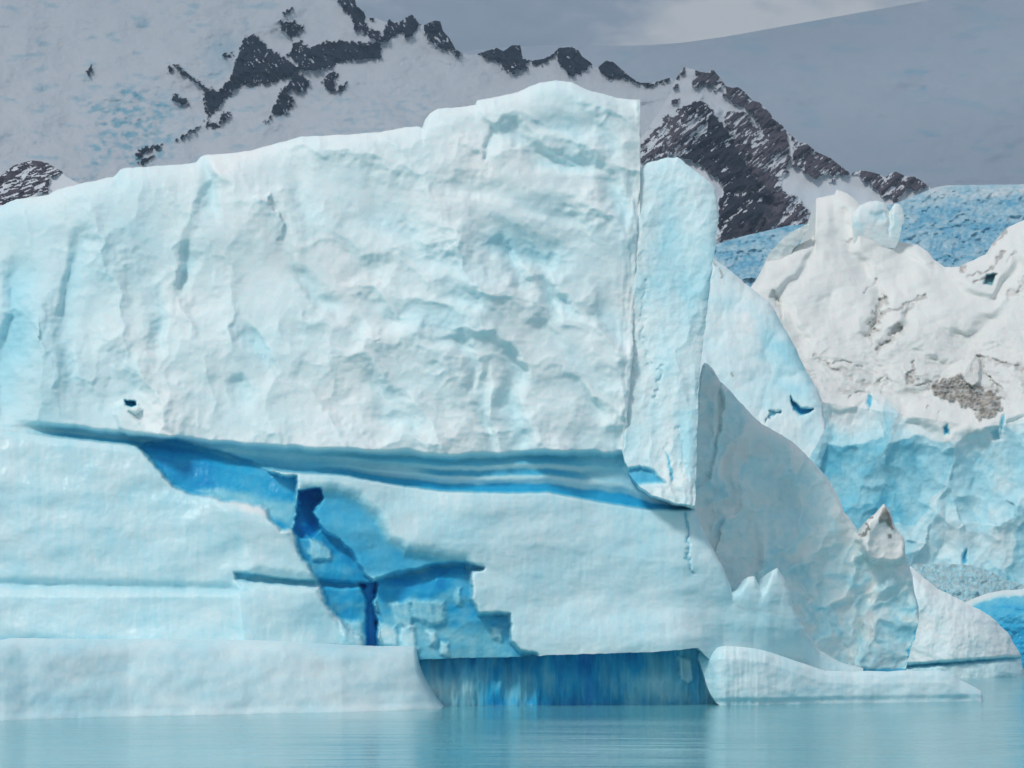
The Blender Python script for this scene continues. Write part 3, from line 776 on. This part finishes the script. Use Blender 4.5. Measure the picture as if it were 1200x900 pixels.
# ------------------------------------------------------------------ RUBBLE AND BLUE LUMP
def rub_surface(U, V):
    e = np.clip(V - pl(RB_TOP, U), 0, 120)
    Y = 352 + pl([(0, 30), (30, 12), (80, 0)], e) - .12 * facet(U, V, 4.5, 251, .7, .8) * 2.4 + 1.2 * fbm(U / 14, V / 10, 252, 4)
    cl = .34 + .14 * fbm(U / 4, V / 4, 253, 4)
    return Y, {'clarity': np.clip(cl, 0, 1), 'dirt': np.clip(.34 + .3 * fbm(U / 6, V / 5, 254, 4), 0, .85)}
RB_TOP = [(1050, 680), (1062, 668), (1072, 661), (1100, 660.5), (1125, 661), (1140, 663), (1155, 667), (1168, 673), (1180, 680), (1200, 684), (1260, 690)]
tag(relief(RB_TOP, [(1050, 784), (1260, 784)], 1050, 1260, .8, 150, rub_surface, 30, [('ice_rubble', M_far, None)], flat=True)[0],
    'blue-grey heap of broken ice rubble at the foot of the pale blue cliff', 'ice rubble', kind='stuff')
LU_TOP = [(1100, 735), (1120, 716), (1132, 706), (1145, 700), (1158, 695), (1175, 692), (1200, 690), (1240, 694), (1280, 712), (1300, 740)]
def lu_surface(U, V):
    e = np.clip(V - pl(LU_TOP, U), 0, 120)
    Y = 325 + pl([(0, 10), (8, 5), (30, 1.5), (90, 0)], e) + .6 * fbm(U / 30, V / 16, 261, 4) + .1 * fbm(U / 5, V / 5, 262, 3)
    cl = pl([(0, .05), (5, .12), (9, .58), (40, .70), (90, .76)], e + 2 * fbm(U / 12, V / 12, 264, 3)) + .06 * fbm(U / 26, V / 12, 263, 4)
    return Y, {'clarity': np.clip(cl, 0, 1), 'dirt': 0 * U}
tag(relief(LU_TOP, [(1100, 784), (1300, 784)], 1100, 1300, .9, 110, lu_surface, 25, [('blue_iceberg', M_blue, None)])[0],
    'low deep blue iceberg with a white rim, behind the smooth rounded berg', 'iceberg')

# ------------------------------------------------------------------ GLACIER
def tY(V, Y0, vb, k):
    return Y0 * (1 - k * (HV - vb) / F) / (1 - k * (HV - V) / F)
GL_TOP = [(780, 300), (835, 287), (850, 283), (870, 277), (900, 270), (925, 264), (960, 262), (1010, 248), (1050, 238), (1075, 228), (1095, 220), (1110, 217), (1200, 216), (1400, 212), (1640, 205)]
def gl_surface(U, V):
    Y = tY(V, 1000, 345, 1.8)
    wu = U + 8 * fbm(U / 30, V / 30, 271, 3); wv = V + 6 * fbm(U / 30, V / 30, 272, 3)
    k = Y / 1000
    s = facet(wu, wv * 1.7, 13, 273, .9, .55); s2 = facet(wu, wv * 1.5, 6, 274, .9, .55)
    top = sm(0, 10, V - pl(GL_TOP, U))
    Y = Y - k * (s * .55 + s2 * .5) * top + k * 1.4 * fbm(U / 6, V / 4, 275, 3) * top
    cl = .46 + .2 * fbm(wu / 26, wv / 10, 276, 4) + .15 * fbm(U / 5, V / 3, 277, 3) - .22 * sm(26, 6, V - pl(GL_TOP, U) + 6 * fbm(U / 30, V / 20, 278, 3)) * sm(1040, 1080, U)
    return Y, {'clarity': np.clip(cl, 0, 1)}
tag(relief(GL_TOP, [(780, 737), (1640, 737)], 780, 1640, 1.15, 230, gl_surface, 300, [('glacier', M_glac, None)], back_drop=.6, rag=.3, fine_to=400)[0],
    'blue crevassed glacier tongue descending behind the snowy ice', 'glacier', kind='structure')

# ------------------------------------------------------------------ MOUNTAINS
def rock_mask(polys, U, V, jit, seed, freq=.2):
    m = np.zeros(U.shape)
    for i, p_ in enumerate(polys):
        m = np.maximum(m, inpoly(p_, U, V, 1.0, jit, seed + i, freq))
    return m
ROCKS = [
 [(287, 43), (300, 42), (313, 55), (327, 64), (336, 70), (345, 78), (356, 76), (350, 85), (333, 92), (318, 98), (285, 99), (272, 108), (250, 132), (242, 139), (240, 122), (258, 104), (270, 92), (276, 72), (283, 52)],
 [(336, 66), (346, 50), (352, 48), (362, 56), (380, 50), (397, 47), (420, 50), (446, 50), (447, 68), (420, 69), (400, 73), (378, 82), (356, 84), (352, 76), (345, 70)],
 [(343, 87), (352, 86), (362, 95), (360, 105), (350, 109), (343, 104), (335, 107), (343, 115), (342, 128), (330, 134), (317, 134), (324, 118), (330, 105), (338, 98)],
 [(391, 84), (398, 86), (396, 92), (390, 91), (393, 99), (391, 108), (383, 106), (378, 97), (382, 88)], [(398, 100), (406, 97), (402, 106), (396, 107)],
 [(390, -8), (415, -8), (418, 8), (426, 14), (428, 24), (432, 34), (445, 38), (448, 48), (438, 47), (430, 40), (415, 35), (412, 20), (403, 12)],
 [(447, 48), (450, 35), (457, 22), (465, 27), (474, 23), (483, 16), (492, 28), (484, 42), (475, 45), (472, 37), (460, 44), (452, 48)],
 [(496, 28), (510, 23), (518, 24), (521, 37), (530, 46), (536, 58), (524, 58), (515, 56), (505, 50), (500, 40)], [(533, 60), (542, 60), (538, 67), (533, 66)],
 [(560, 62), (582, 55), (600, 52), (611, 52), (613, 68), (622, 71), (615, 80), (600, 82), (607, 88), (595, 84), (583, 72), (570, 68)],
 [(622, 70), (640, 67), (650, 62), (648, 68), (635, 76), (625, 76)], [(650, 62), (655, 55), (670, 54), (680, 60), (694, 73), (690, 80), (670, 90), (666, 88), (655, 73)],
 [(702, 76), (710, 70), (718, 71), (728, 79), (742, 91), (752, 97), (742, 96), (725, 88), (720, 93), (710, 90), (703, 84)], [(742, 90), (752, 96), (765, 97), (785, 90), (785, 93), (765, 100), (750, 100)],
 [(329, 36), (328, 25), (345, 25), (355, 32), (348, 42), (340, 44), (335, 37)], [(331, 15), (343, 8), (340, 13), (333, 18)], [(437, 15), (441, 19), (436, 23), (431, 20)],
 [(201, 110), (215, 114), (221, 121), (212, 123), (203, 118)], [(203, 75), (215, 82), (228, 92), (245, 104), (243, 107), (225, 94), (212, 86)], [(240, 105), (252, 104), (258, 112), (246, 120), (238, 116)],
 [(158, 182), (165, 174), (190, 169), (188, 173), (172, 177), (163, 185)], [(162, 190), (180, 182), (174, 190), (168, 193)], [(257, 138), (262, 131), (272, 132), (265, 142), (258, 144)], [(240, 142), (255, 145), (258, 150), (242, 147)],
 [(206, 164), (222, 154), (236, 147), (222, 157)], [(101, 92), (103, 82), (107, 76), (109, 80), (105, 88)], [(198, 79), (203, 78), (202, 84), (197, 84)], [(261, 64), (272, 62), (272, 66), (262, 67)], [(310, 142), (317, 137), (315, 142)]]
LM_TOP = [(-340, 40), (-200, -10), (0, -22), (200, -30), (330, -30), (400, -14), (415, -4), (418, 7), (426, 13), (429, 21), (440, 21), (452, 26), (457, 22), (460, 26), (470, 25), (476, 20), (483, 17), (488, 23), (492, 28), (498, 29), (504, 26), (510, 24), (516, 25), (519, 36), (527, 45), (534, 58), (542, 62), (550, 65), (560, 63), (572, 59), (582, 56), (590, 60), (600, 53), (610, 53), (612, 67), (622, 71), (637, 69),
          (648, 63), (655, 56), (670, 55), (678, 59), (682, 66), (692, 73), (697, 79), (703, 77), (710, 71), (718, 72), (727, 80), (740, 91), (750, 97), (765, 97), (785, 91), (800, 105), (830, 130), (860, 170), (900, 240), (950, 420), (1000, 640)]
def lm_surface(U, V):
    Y = tY(V, 1500, 300, 1.5)
    k = Y / 2706
    j = rock_mask(ROCKS, U, V, 3.0, 300, .26)
    da, db = polar(U, V, 55)
    Y = Y + k * (26 * fbm(U / 170, V / 120, 311, 3) + 13 * fbm(U / 55, V / 30, 312, 5) + .8 * fbm(U / 9, V / 7, 313, 3))
    spk = fbm(U / 5, V / 3.5, 314, 3)
    big = fbm(U / 26, V / 20, 323, 3)
    da, db = polar(U, V, 55)
    spk = fbm(da / 9, db / 2.6, 324, 4, .65)
    rock = np.clip(j - j * sm(.80, .98, spk + .75 * big), 0, 1)
    Y -= k * j * (4 + 13 * ridged(da / 26, db / 11, 315, 4))
    blue = inpoly([(100, 115), (150, 105), (210, 125), (215, 160), (170, 190), (120, 180)], U, V, 20, 25, 316, .03) * np.clip(.35 + 1.2 * fbm(U / 12, V / 7, 317, 4), 0, 1)
    blue = np.maximum(blue, inpoly([(250, 40), (280, 50), (270, 80), (240, 80)], U, V, 12, 12, 318, .05) * .5)
    blue = np.maximum(blue, inpoly([(370, 110), (520, 110), (560, 150), (380, 170)], U, V, 20, 20, 319, .04) * np.clip(.1 + .9 * fbm(U / 14, V / 6, 320, 4), 0, 1) * .6)
    blue = np.maximum(blue, np.clip(fbm(U / 30, V / 12, 321, 4) - .35, 0, .5) * sm(420, 300, U))
    Y += k * blue * 5 * np.abs(fbm(U / 8, V / 5, 322, 3))
    e = np.clip(V - pl(LM_TOP, U), 0, 90)
    return Y, {'rock': rock, 'clarity': np.clip(blue * .9, 0, 1)}
tag(relief(LM_TOP, [(-340, 737), (1000, 737)], -200, 1000, 1.1, 370, lm_surface, 500, [('snowy_mountain', M_mount, None)], back_drop=.7, rag=0, fine_to=380, xs=np.arange(-340, -200, 4))[0],
    'snow-covered mountain ridge with dark slate rock outcrops, at the left behind the iceberg', 'mountain', kind='structure')

PK_TOP = [(600, 640), (650, 430), (690, 270), (728, 190), (745, 168), (757, 155), (766, 140), (778, 122), (786, 108), (790, 96), (796, 86), (802, 78), (807, 80), (812, 81), (820, 84), (826, 85), (832, 83), (836, 82), (843, 90), (851, 101), (858, 103), (865, 102), (872, 107), (882, 118), (890, 120), (902, 132), (907, 140), (917, 147), (923, 155),
          (937, 167), (945, 168), (957, 178), (973, 185), (983, 193), (995, 202), (998, 203), (1008, 199), (1023, 202), (1033, 205), (1037, 208), (1044, 203), (1050, 201), (1062, 207), (1072, 207), (1080, 212), (1088, 218), (1096, 226), (1104, 240), (1112, 290), (1126, 390), (1180, 640)]
PR_DENSE = [
 [(800, 128), (812, 121), (820, 118), (829, 123), (840, 138), (855, 155), (862, 170), (875, 195), (890, 215), (905, 226), (880, 224), (850, 226), (843, 212), (835, 205), (815, 190), (795, 184), (812, 160), (822, 145)],
 [(849, 112), (852, 104), (865, 101), (872, 106), (882, 117), (890, 119), (902, 131), (908, 140), (918, 147), (923, 165), (928, 185), (918, 183), (903, 165), (890, 148), (882, 132), (868, 124), (856, 120)],
 [(915, 146), (937, 166), (936, 180), (945, 190), (975, 200), (995, 203), (983, 192), (973, 184), (957, 177), (945, 167), (936, 165)],
 [(833, 80), (843, 88), (852, 101), (846, 100), (838, 92)], [(789, 102), (795, 88), (802, 77), (805, 79), (798, 90), (792, 102)],
 [(1037, 208), (1050, 200), (1062, 206), (1073, 206), (1082, 212), (1090, 219), (1075, 222), (1060, 218), (1045, 216)], [(1000, 202), (1008, 198), (1023, 201), (1034, 205), (1030, 212), (1015, 208)],
 [(860, 200), (885, 196), (905, 205), (908, 218), (890, 218), (872, 212)], [(843, 232), (880, 226), (905, 228), (925, 240), (905, 268), (880, 274), (845, 284)], [(787, 118), (795, 116), (794, 121), (788, 122)]]
PR_SPECK = [
 [(745, 190), (752, 165), (765, 157), (775, 142), (800, 127), (820, 118), (835, 130), (830, 150), (812, 175), (795, 183), (770, 187)],
 [(850, 135), (865, 130), (880, 140), (905, 160), (925, 185), (922, 200), (910, 220), (930, 230), (945, 245), (950, 262), (920, 268), (905, 255), (890, 225), (870, 195), (858, 165), (850, 150)],
 [(843, 225), (905, 226), (935, 240), (950, 250), (945, 262), (900, 272), (845, 284)],
 [(812, 81), (835, 83), (850, 100), (848, 108), (836, 106), (826, 95), (818, 102), (812, 100), (816, 90)],
 [(930, 165), (950, 172), (985, 195), (998, 204), (978, 210), (955, 206), (930, 196)], [(1000, 203), (1020, 202), (1040, 208), (1072, 210), (1085, 218), (1062, 224), (1050, 234), (1030, 226), (1015, 215)]]
def pk_surface(U, V):
    Y = tY(V, 1270, 285, 1.25)
    k = Y / 2706
    d = rock_mask(PR_DENSE, U, V, 3.5, 330, .13)
    s = rock_mask(PR_SPECK, U, V, 5, 350, .10)
    a, b = polar(U, V, 140)
    rg = ridged(a / 46, b / 18, 344, 5, .55)
    spk = .75 * fbm(a / 12, b / 3.4, 341, 4, .65) - .62 * (rg - .55)
    rock = np.maximum(d * sm(.48, .30, spk), s * sm(.02, -.12, spk))
    s0 = inpoly(PR_SPECK[0], U, V, 2, 4, 350, .10)
    rock = rock * (1 - s0 * sm(-.22, -.04, spk + .10 * fbm(a / 30, b / 12, 351, 2)) * .95)
    rel = np.maximum(d, s)
    Y += k * (16 * fbm(U / 90, V / 90, 342, 3) + 2 * fbm(U / 20, V / 20, 343, 4))
    Y -= k * rel * (4 + 11 * rg)
    # spur: the dark buttress stands forward of the brown face
    Y -= k * 46 * inpoly([(745, 195), (765, 150), (820, 117), (840, 138), (862, 170), (890, 215), (905, 260), (845, 290)], U, V, 10, 6, 345)
    Y += k * np.clip(U - 832, 0, 60) * .5 * inpoly([(822, 119), (840, 138), (862, 170), (890, 215), (905, 240), (840, 240), (835, 170)], U, V, 8, 4, 346)
    blk = np.maximum(inpoly(PR_DENSE[0], U, V, 3, 3, 348), inpoly([(843, 225), (905, 226), (900, 250), (845, 284)], U, V, 8, 6, 349))
    return Y, {'brown': np.clip(1 - blk * 1.3, -.3, 1), 'rock': np.clip(rock, 0, 1), 'clarity': np.clip(.5 * inpoly([(920, 225), (960, 215), (1020, 225), (1000, 260), (930, 250)], U, V, 20, 10, 347) * .25, 0, 1)}
tag(relief(PK_TOP, [(600, 737), (1180, 737)], 690, 1126, .8, 330, pk_surface, 350, [('rocky_mountain', M_peak, None)], back_drop=.7, rag=0, fine_to=400, xs=np.concatenate([np.arange(600, 690, 3), np.arange(1128, 1181, 3)]))[0],
    'steep brown and black rock peak dusted with snow, rising behind the iceberg', 'mountain', kind='structure')

KN2_TOP = [(-160, 520), (-110, 330), (-60, 235), (-20, 220), (0, 207), (8, 200), (16, 194), (28, 190), (38, 188), (48, 189), (56, 191), (64, 196), (73, 201), (76, 206), (90, 214), (140, 240), (170, 330), (200, 560)]
def k2_surface(U, V):
    Y = tY(V, 1100, 250, 1.2)
    k = Y / 2706
    m = inpoly([(-160, 330), (-60, 235), (-20, 216), (0, 205), (16, 193), (38, 186), (56, 189), (75, 201), (70, 205), (60, 207), (56, 226), (30, 240), (10, 280), (-100, 330)], U, V, 1, 3, 361, .15)
    vein = fbm(U / 14 + V / 9, V / 5 + U / 30, 362, 4)
    rock = m * (1 - .8 * sm(.22, .42, np.abs(vein))) * (1 - seg([(0, 222), (20, 212), (38, 200)], U, V, 2, .6))
    Y -= k * m * (3 + 6 * ridged(U / 22, V / 16, 363, 4))
    return Y, {'brown': .5 + 0 * U, 'rock': np.clip(rock, 0, 1), 'clarity': 0 * U}
tag(relief(KN2_TOP, [(-160, 737), (200, 737)], -160, 200, .9, 140, k2_surface, 150, [('rock_knoll', M_peak, None)], back_drop=.7, rag=0, fine_to=340)[0],
    'dark snow-streaked rock knoll at the far left behind the iceberg', 'mountain', kind='structure')

FS_TOP = [(420, 640), (440, 110), (500, 66), (560, 58), (600, 55), (640, 53), (700, 54), (760, 53), (800, 50), (850, 43), (900, 34), (950, 25), (1000, 16), (1040, 9), (1100, -2), (1200, -15), (1400, -40), (1600, -30)]
def fs_surface(U, V):
    Y = tY(V, 2500, 300, 1.6)
    k = Y / 2706
    Y += k * (34 * fbm(U / 260, V / 120, 371, 3) + 9 * fbm(U / 60, V / 22, 372, 5))
    c = np.clip(fbm(U / 26, V / 9, 373, 4) - .30, 0, .6) * np.maximum(inpoly([(1040, 80), (1150, 85), (1150, 115), (1060, 115)], U, V, 12, 10, 374), .8 * inpoly([(1050, 150), (1200, 155), (1200, 180), (1070, 180)], U, V, 12, 10, 375))
    Y += k * c * 6
    return Y, {'rock': 0 * U, 'clarity': np.clip(c * 1.2 + .5 * np.clip(fbm(U / 70, V / 16, 376, 5) - .25, 0, .5), 0, 1)}
tag(relief(FS_TOP, [(420, 737), (1800, 737)], 420, 1800, 2.4, 170, fs_surface, 500, [('snow_slope', M_slope, None)], back_drop=.7, rag=0, fine_to=330)[0],
    'wide blue-grey snow slope far behind the rock peak', 'snow slope', kind='structure')

# ------------------------------------------------------------------ WATER
def water_material():
    m, nt, b = mat('glacial_lake_water')
    b.inputs['Base Color'].default_value = (.125, .41, .465, 1)
    b.inputs['Roughness'].default_value = .09
    b.inputs['IOR'].default_value = 1.33
    b.inputs['Specular IOR Level'].default_value = .5
    p1 = pos(nt, (.28, .9, 1)); p2 = pos(nt, (1.0, 2.2, 1)); p3 = pos(nt, (.02, .06, 1))
    h = mth(nt, 'ADD', mth(nt, 'MULTIPLY', noise(nt, p1, 1.0, 4, .55), 1.0), mth(nt, 'MULTIPLY', noise(nt, p2, 1.6, 4, .6), .35))
    h = mth(nt, 'ADD', h, mth(nt, 'MULTIPLY', noise(nt, pos(nt, (.05, .22, 1)), 1.0, 3, .5), 2.2))
    calm = ramp(nt, noise(nt, p3, 1.0, 3, .5), [(.35, (.35, .35, .35)), (.65, (1, 1, 1))]).outputs['Color']
    h = mth(nt, 'MULTIPLY', h, calm)
    bp = nt.nodes.new('ShaderNodeBump')
    bp.inputs['Strength'].default_value = .8
    bp.inputs['Distance'].default_value = .095
    nt.links.new(h, bp.inputs['Height'])
    nt.links.new(bp.outputs['Normal'], b.inputs['Normal'])
    return m
def sheet(name, x0, x1, y0, y1, z, m):
    co = np.array([[x0, y0, z], [x1, y0, z], [x1, y1, z], [x0, y1, z]], float)
    return make_mesh(name, co, np.array([[0, 1, 2, 3]]), np.zeros((0, 3), int), {}, m)
tag(sheet('water', -3300, 3300, -60, 4400, 0, water_material()), 'calm pale turquoise lake water in front of the icebergs', 'water', kind='structure')

# ------------------------------------------------------------------ HAZE
def haze():
    m = bpy.data.materials.new('mountain_haze'); m.use_nodes = True
    nt = m.node_tree
    nt.nodes.remove(nt.nodes['Principled BSDF'])
    v = nt.nodes.new('ShaderNodeVolumePrincipled')
    v.inputs['Color'].default_value = (.52, .76, 1, 1)
    v.inputs['Density'].default_value = HAZE_D
    v.inputs['Anisotropy'].default_value = 0
    nt.links.new(v.outputs['Volume'], nt.nodes['Material Output'].inputs['Volume'])
    x0, x1, y0, y1, z0, z1 = -3600, 3600, -90, 4700, -40, 1250
    co = np.array([[x, y, z] for z in (z0, z1) for y in (y0, y1) for x in (x0, x1)], float)
    q = np.array([[0, 2, 3, 1], [4, 5, 7, 6], [0, 1, 5, 4], [2, 6, 7, 3], [0, 4, 6, 2], [1, 3, 7, 5]])
    o = make_mesh('haze', co, q, np.zeros((0, 3), int), {}, m, flat=True)
    tag(o, 'thin blue-grey air between the icebergs and the mountains', 'haze', kind='stuff')
HAZE_D = 1.4e-4
haze()

# ------------------------------------------------------------------ CLOUD SLAB ADDED ABOVE THE FRAME TO SHADE THE MOUNTAINS
def shade_cloud():
    m = bpy.data.materials.new('shade_cloud_slab'); m.use_nodes = True
    nt = m.node_tree
    nt.nodes.remove(nt.nodes['Principled BSDF'])
    tr = nt.nodes.new('ShaderNodeBsdfTransparent')
    di = nt.nodes.new('ShaderNodeBsdfDiffuse'); di.inputs['Color'].default_value = (.8, .82, .85, 1)
    tl = nt.nodes.new('ShaderNodeBsdfTranslucent'); tl.inputs['Color'].default_value = (.8, .83, .88, 1)
    ms = nt.nodes.new('ShaderNodeMixShader'); ms.inputs[0].default_value = .5
    nt.links.new(di.outputs[0], ms.inputs[1]); nt.links.new(tl.outputs[0], ms.inputs[2])
    fac = ramp(nt, noise(nt, pos(nt), .0012, 4, .5), [(.35, (.16,) * 3), (.65, (.42,) * 3)]).outputs['Color']
    mm = nt.nodes.new('ShaderNodeMixShader')
    nt.links.new(fac, mm.inputs[0]); nt.links.new(tr.outputs[0], mm.inputs[1]); nt.links.new(ms.outputs[0], mm.inputs[2])
    nt.links.new(mm.outputs[0], nt.nodes['Material Output'].inputs['Surface'])
    xs = np.linspace(-3400, 2600, 60); ys = np.linspace(380, 4300, 44)
    X, Y = np.meshgrid(xs, ys)
    edge = np.clip(np.minimum.reduce([X - xs[0], xs[-1] - X, Y - ys[0], ys[-1] - Y]) / 500, 0, 1)
    n = fbm(X / 700, Y / 700, 401, 4)
    lo = 1480 + 60 * n - 40 * edge
    hi = 1500 + 60 * n + (160 + 90 * fbm(X / 400, Y / 400, 402, 4)) * edge
    co = np.concatenate([np.stack([X, Y, lo], -1).reshape(-1, 3), np.stack([X, Y, hi], -1).reshape(-1, 3)])
    R, C = X.shape
    ii = np.arange(R * C).reshape(R, C)
    lowq = np.stack([ii[:-1, :-1], ii[1:, :-1], ii[1:, 1:], ii[:-1, 1:]], -1).reshape(-1, 4)
    hiq = np.stack([ii[:-1, :-1], ii[:-1, 1:], ii[1:, 1:], ii[1:, :-1]], -1).reshape(-1, 4) + R * C
    rim = np.concatenate([ii[0], ii[1:, -1], ii[-1, -2::-1], ii[-2:0:-1, 0]])
    nx = np.roll(rim, -1)
    side = np.stack([rim, nx, nx + R * C, rim + R * C], -1)
    o = make_mesh('cloud', co, np.concatenate([lowq, hiq, side]), np.zeros((0, 3), int), {}, m)
    tag(o, 'unseen cloud slab added above the view to shade the mountains', 'cloud', kind='structure')
shade_cloud()

# ------------------------------------------------------------------ SKY AND SUN
SUN_EL, SUN_DIR = 47.0, np.array([.49, .71])           # light travels to +x, +y
w = bpy.data.worlds.new('World'); sc.world = w
w.use_nodes = True
nt = w.node_tree
bg = nt.nodes['Background']
sky = nt.nodes.new('ShaderNodeTexSky'); sky.sky_type = 'NISHITA'; sky.sun_disc = False
sky.sun_elevation = math.radians(SUN_EL)
sky.sun_rotation = math.atan2(-SUN_DIR[0], -SUN_DIR[1])
sky.air_density = 1.0; sky.dust_density = 2.0
tc = nt.nodes.new('ShaderNodeTexCoord')
mp = nt.nodes.new('ShaderNodeMapping'); mp.inputs['Scale'].default_value = (1, 1, 2.6); mp.inputs['Location'].default_value = (3.1, 1.7, .4)
nt.links.new(tc.outputs['Generated'], mp.inputs['Vector'])
n1 = noise(nt, mp.outputs['Vector'], 7.0, 8, .6)
cloud = ramp(nt, n1, [(.36, (2.0, 2.4, 3.0)), (.48, (2.9, 3.3, 3.95)), (.60, (6.2, 6.25, 6.2))]).outputs['Color']
mx = mixc(nt, .8, sky.outputs['Color'], cloud)
nt.links.new(mx, bg.inputs['Color'])
bg.inputs['Strength'].default_value = .10

sl = bpy.data.lights.new('sun', 'SUN'); sl.energy = 1.5; sl.angle = math.radians(10); sl.color = (1, .98, .945)
so = bpy.data.objects.new('sun', sl); col.objects.link(so)
el = math.radians(SUN_EL); dh = SUN_DIR / np.linalg.norm(SUN_DIR)
from mathutils import Vector
so.rotation_euler = Vector((dh[0] * math.cos(el), dh[1] * math.cos(el), -math.sin(el))).to_track_quat('-Z', 'Y').to_euler()
so.location = (-60, -60, 90)

# ------------------------------------------------------------------ CAMERA
cd = bpy.data.cameras.new('camera')
cd.sensor_width = 36.0
cd.lens = 36.0 * F / 1200.0
cd.shift_y = (HV - 450.0) / 1200.0
cd.clip_start = .5; cd.clip_end = 12000
cam = bpy.data.objects.new('camera', cd); col.objects.link(cam)
cam.location = (0, 0, CZ); cam.rotation_euler = (math.radians(90), 0, 0)
sc.camera = cam

sc.view_settings.view_transform = 'Standard'
sc.view_settings.look = 'None'
sc.view_settings.exposure = 0.27
sc.view_settings.gamma = 1.0
sc.render.engine = 'CYCLES'
sc.cycles.use_denoising = True
sc.cycles.max_bounces = 10
sc.cycles.diffuse_bounces = 6
sc.cycles.volume_bounces = 0
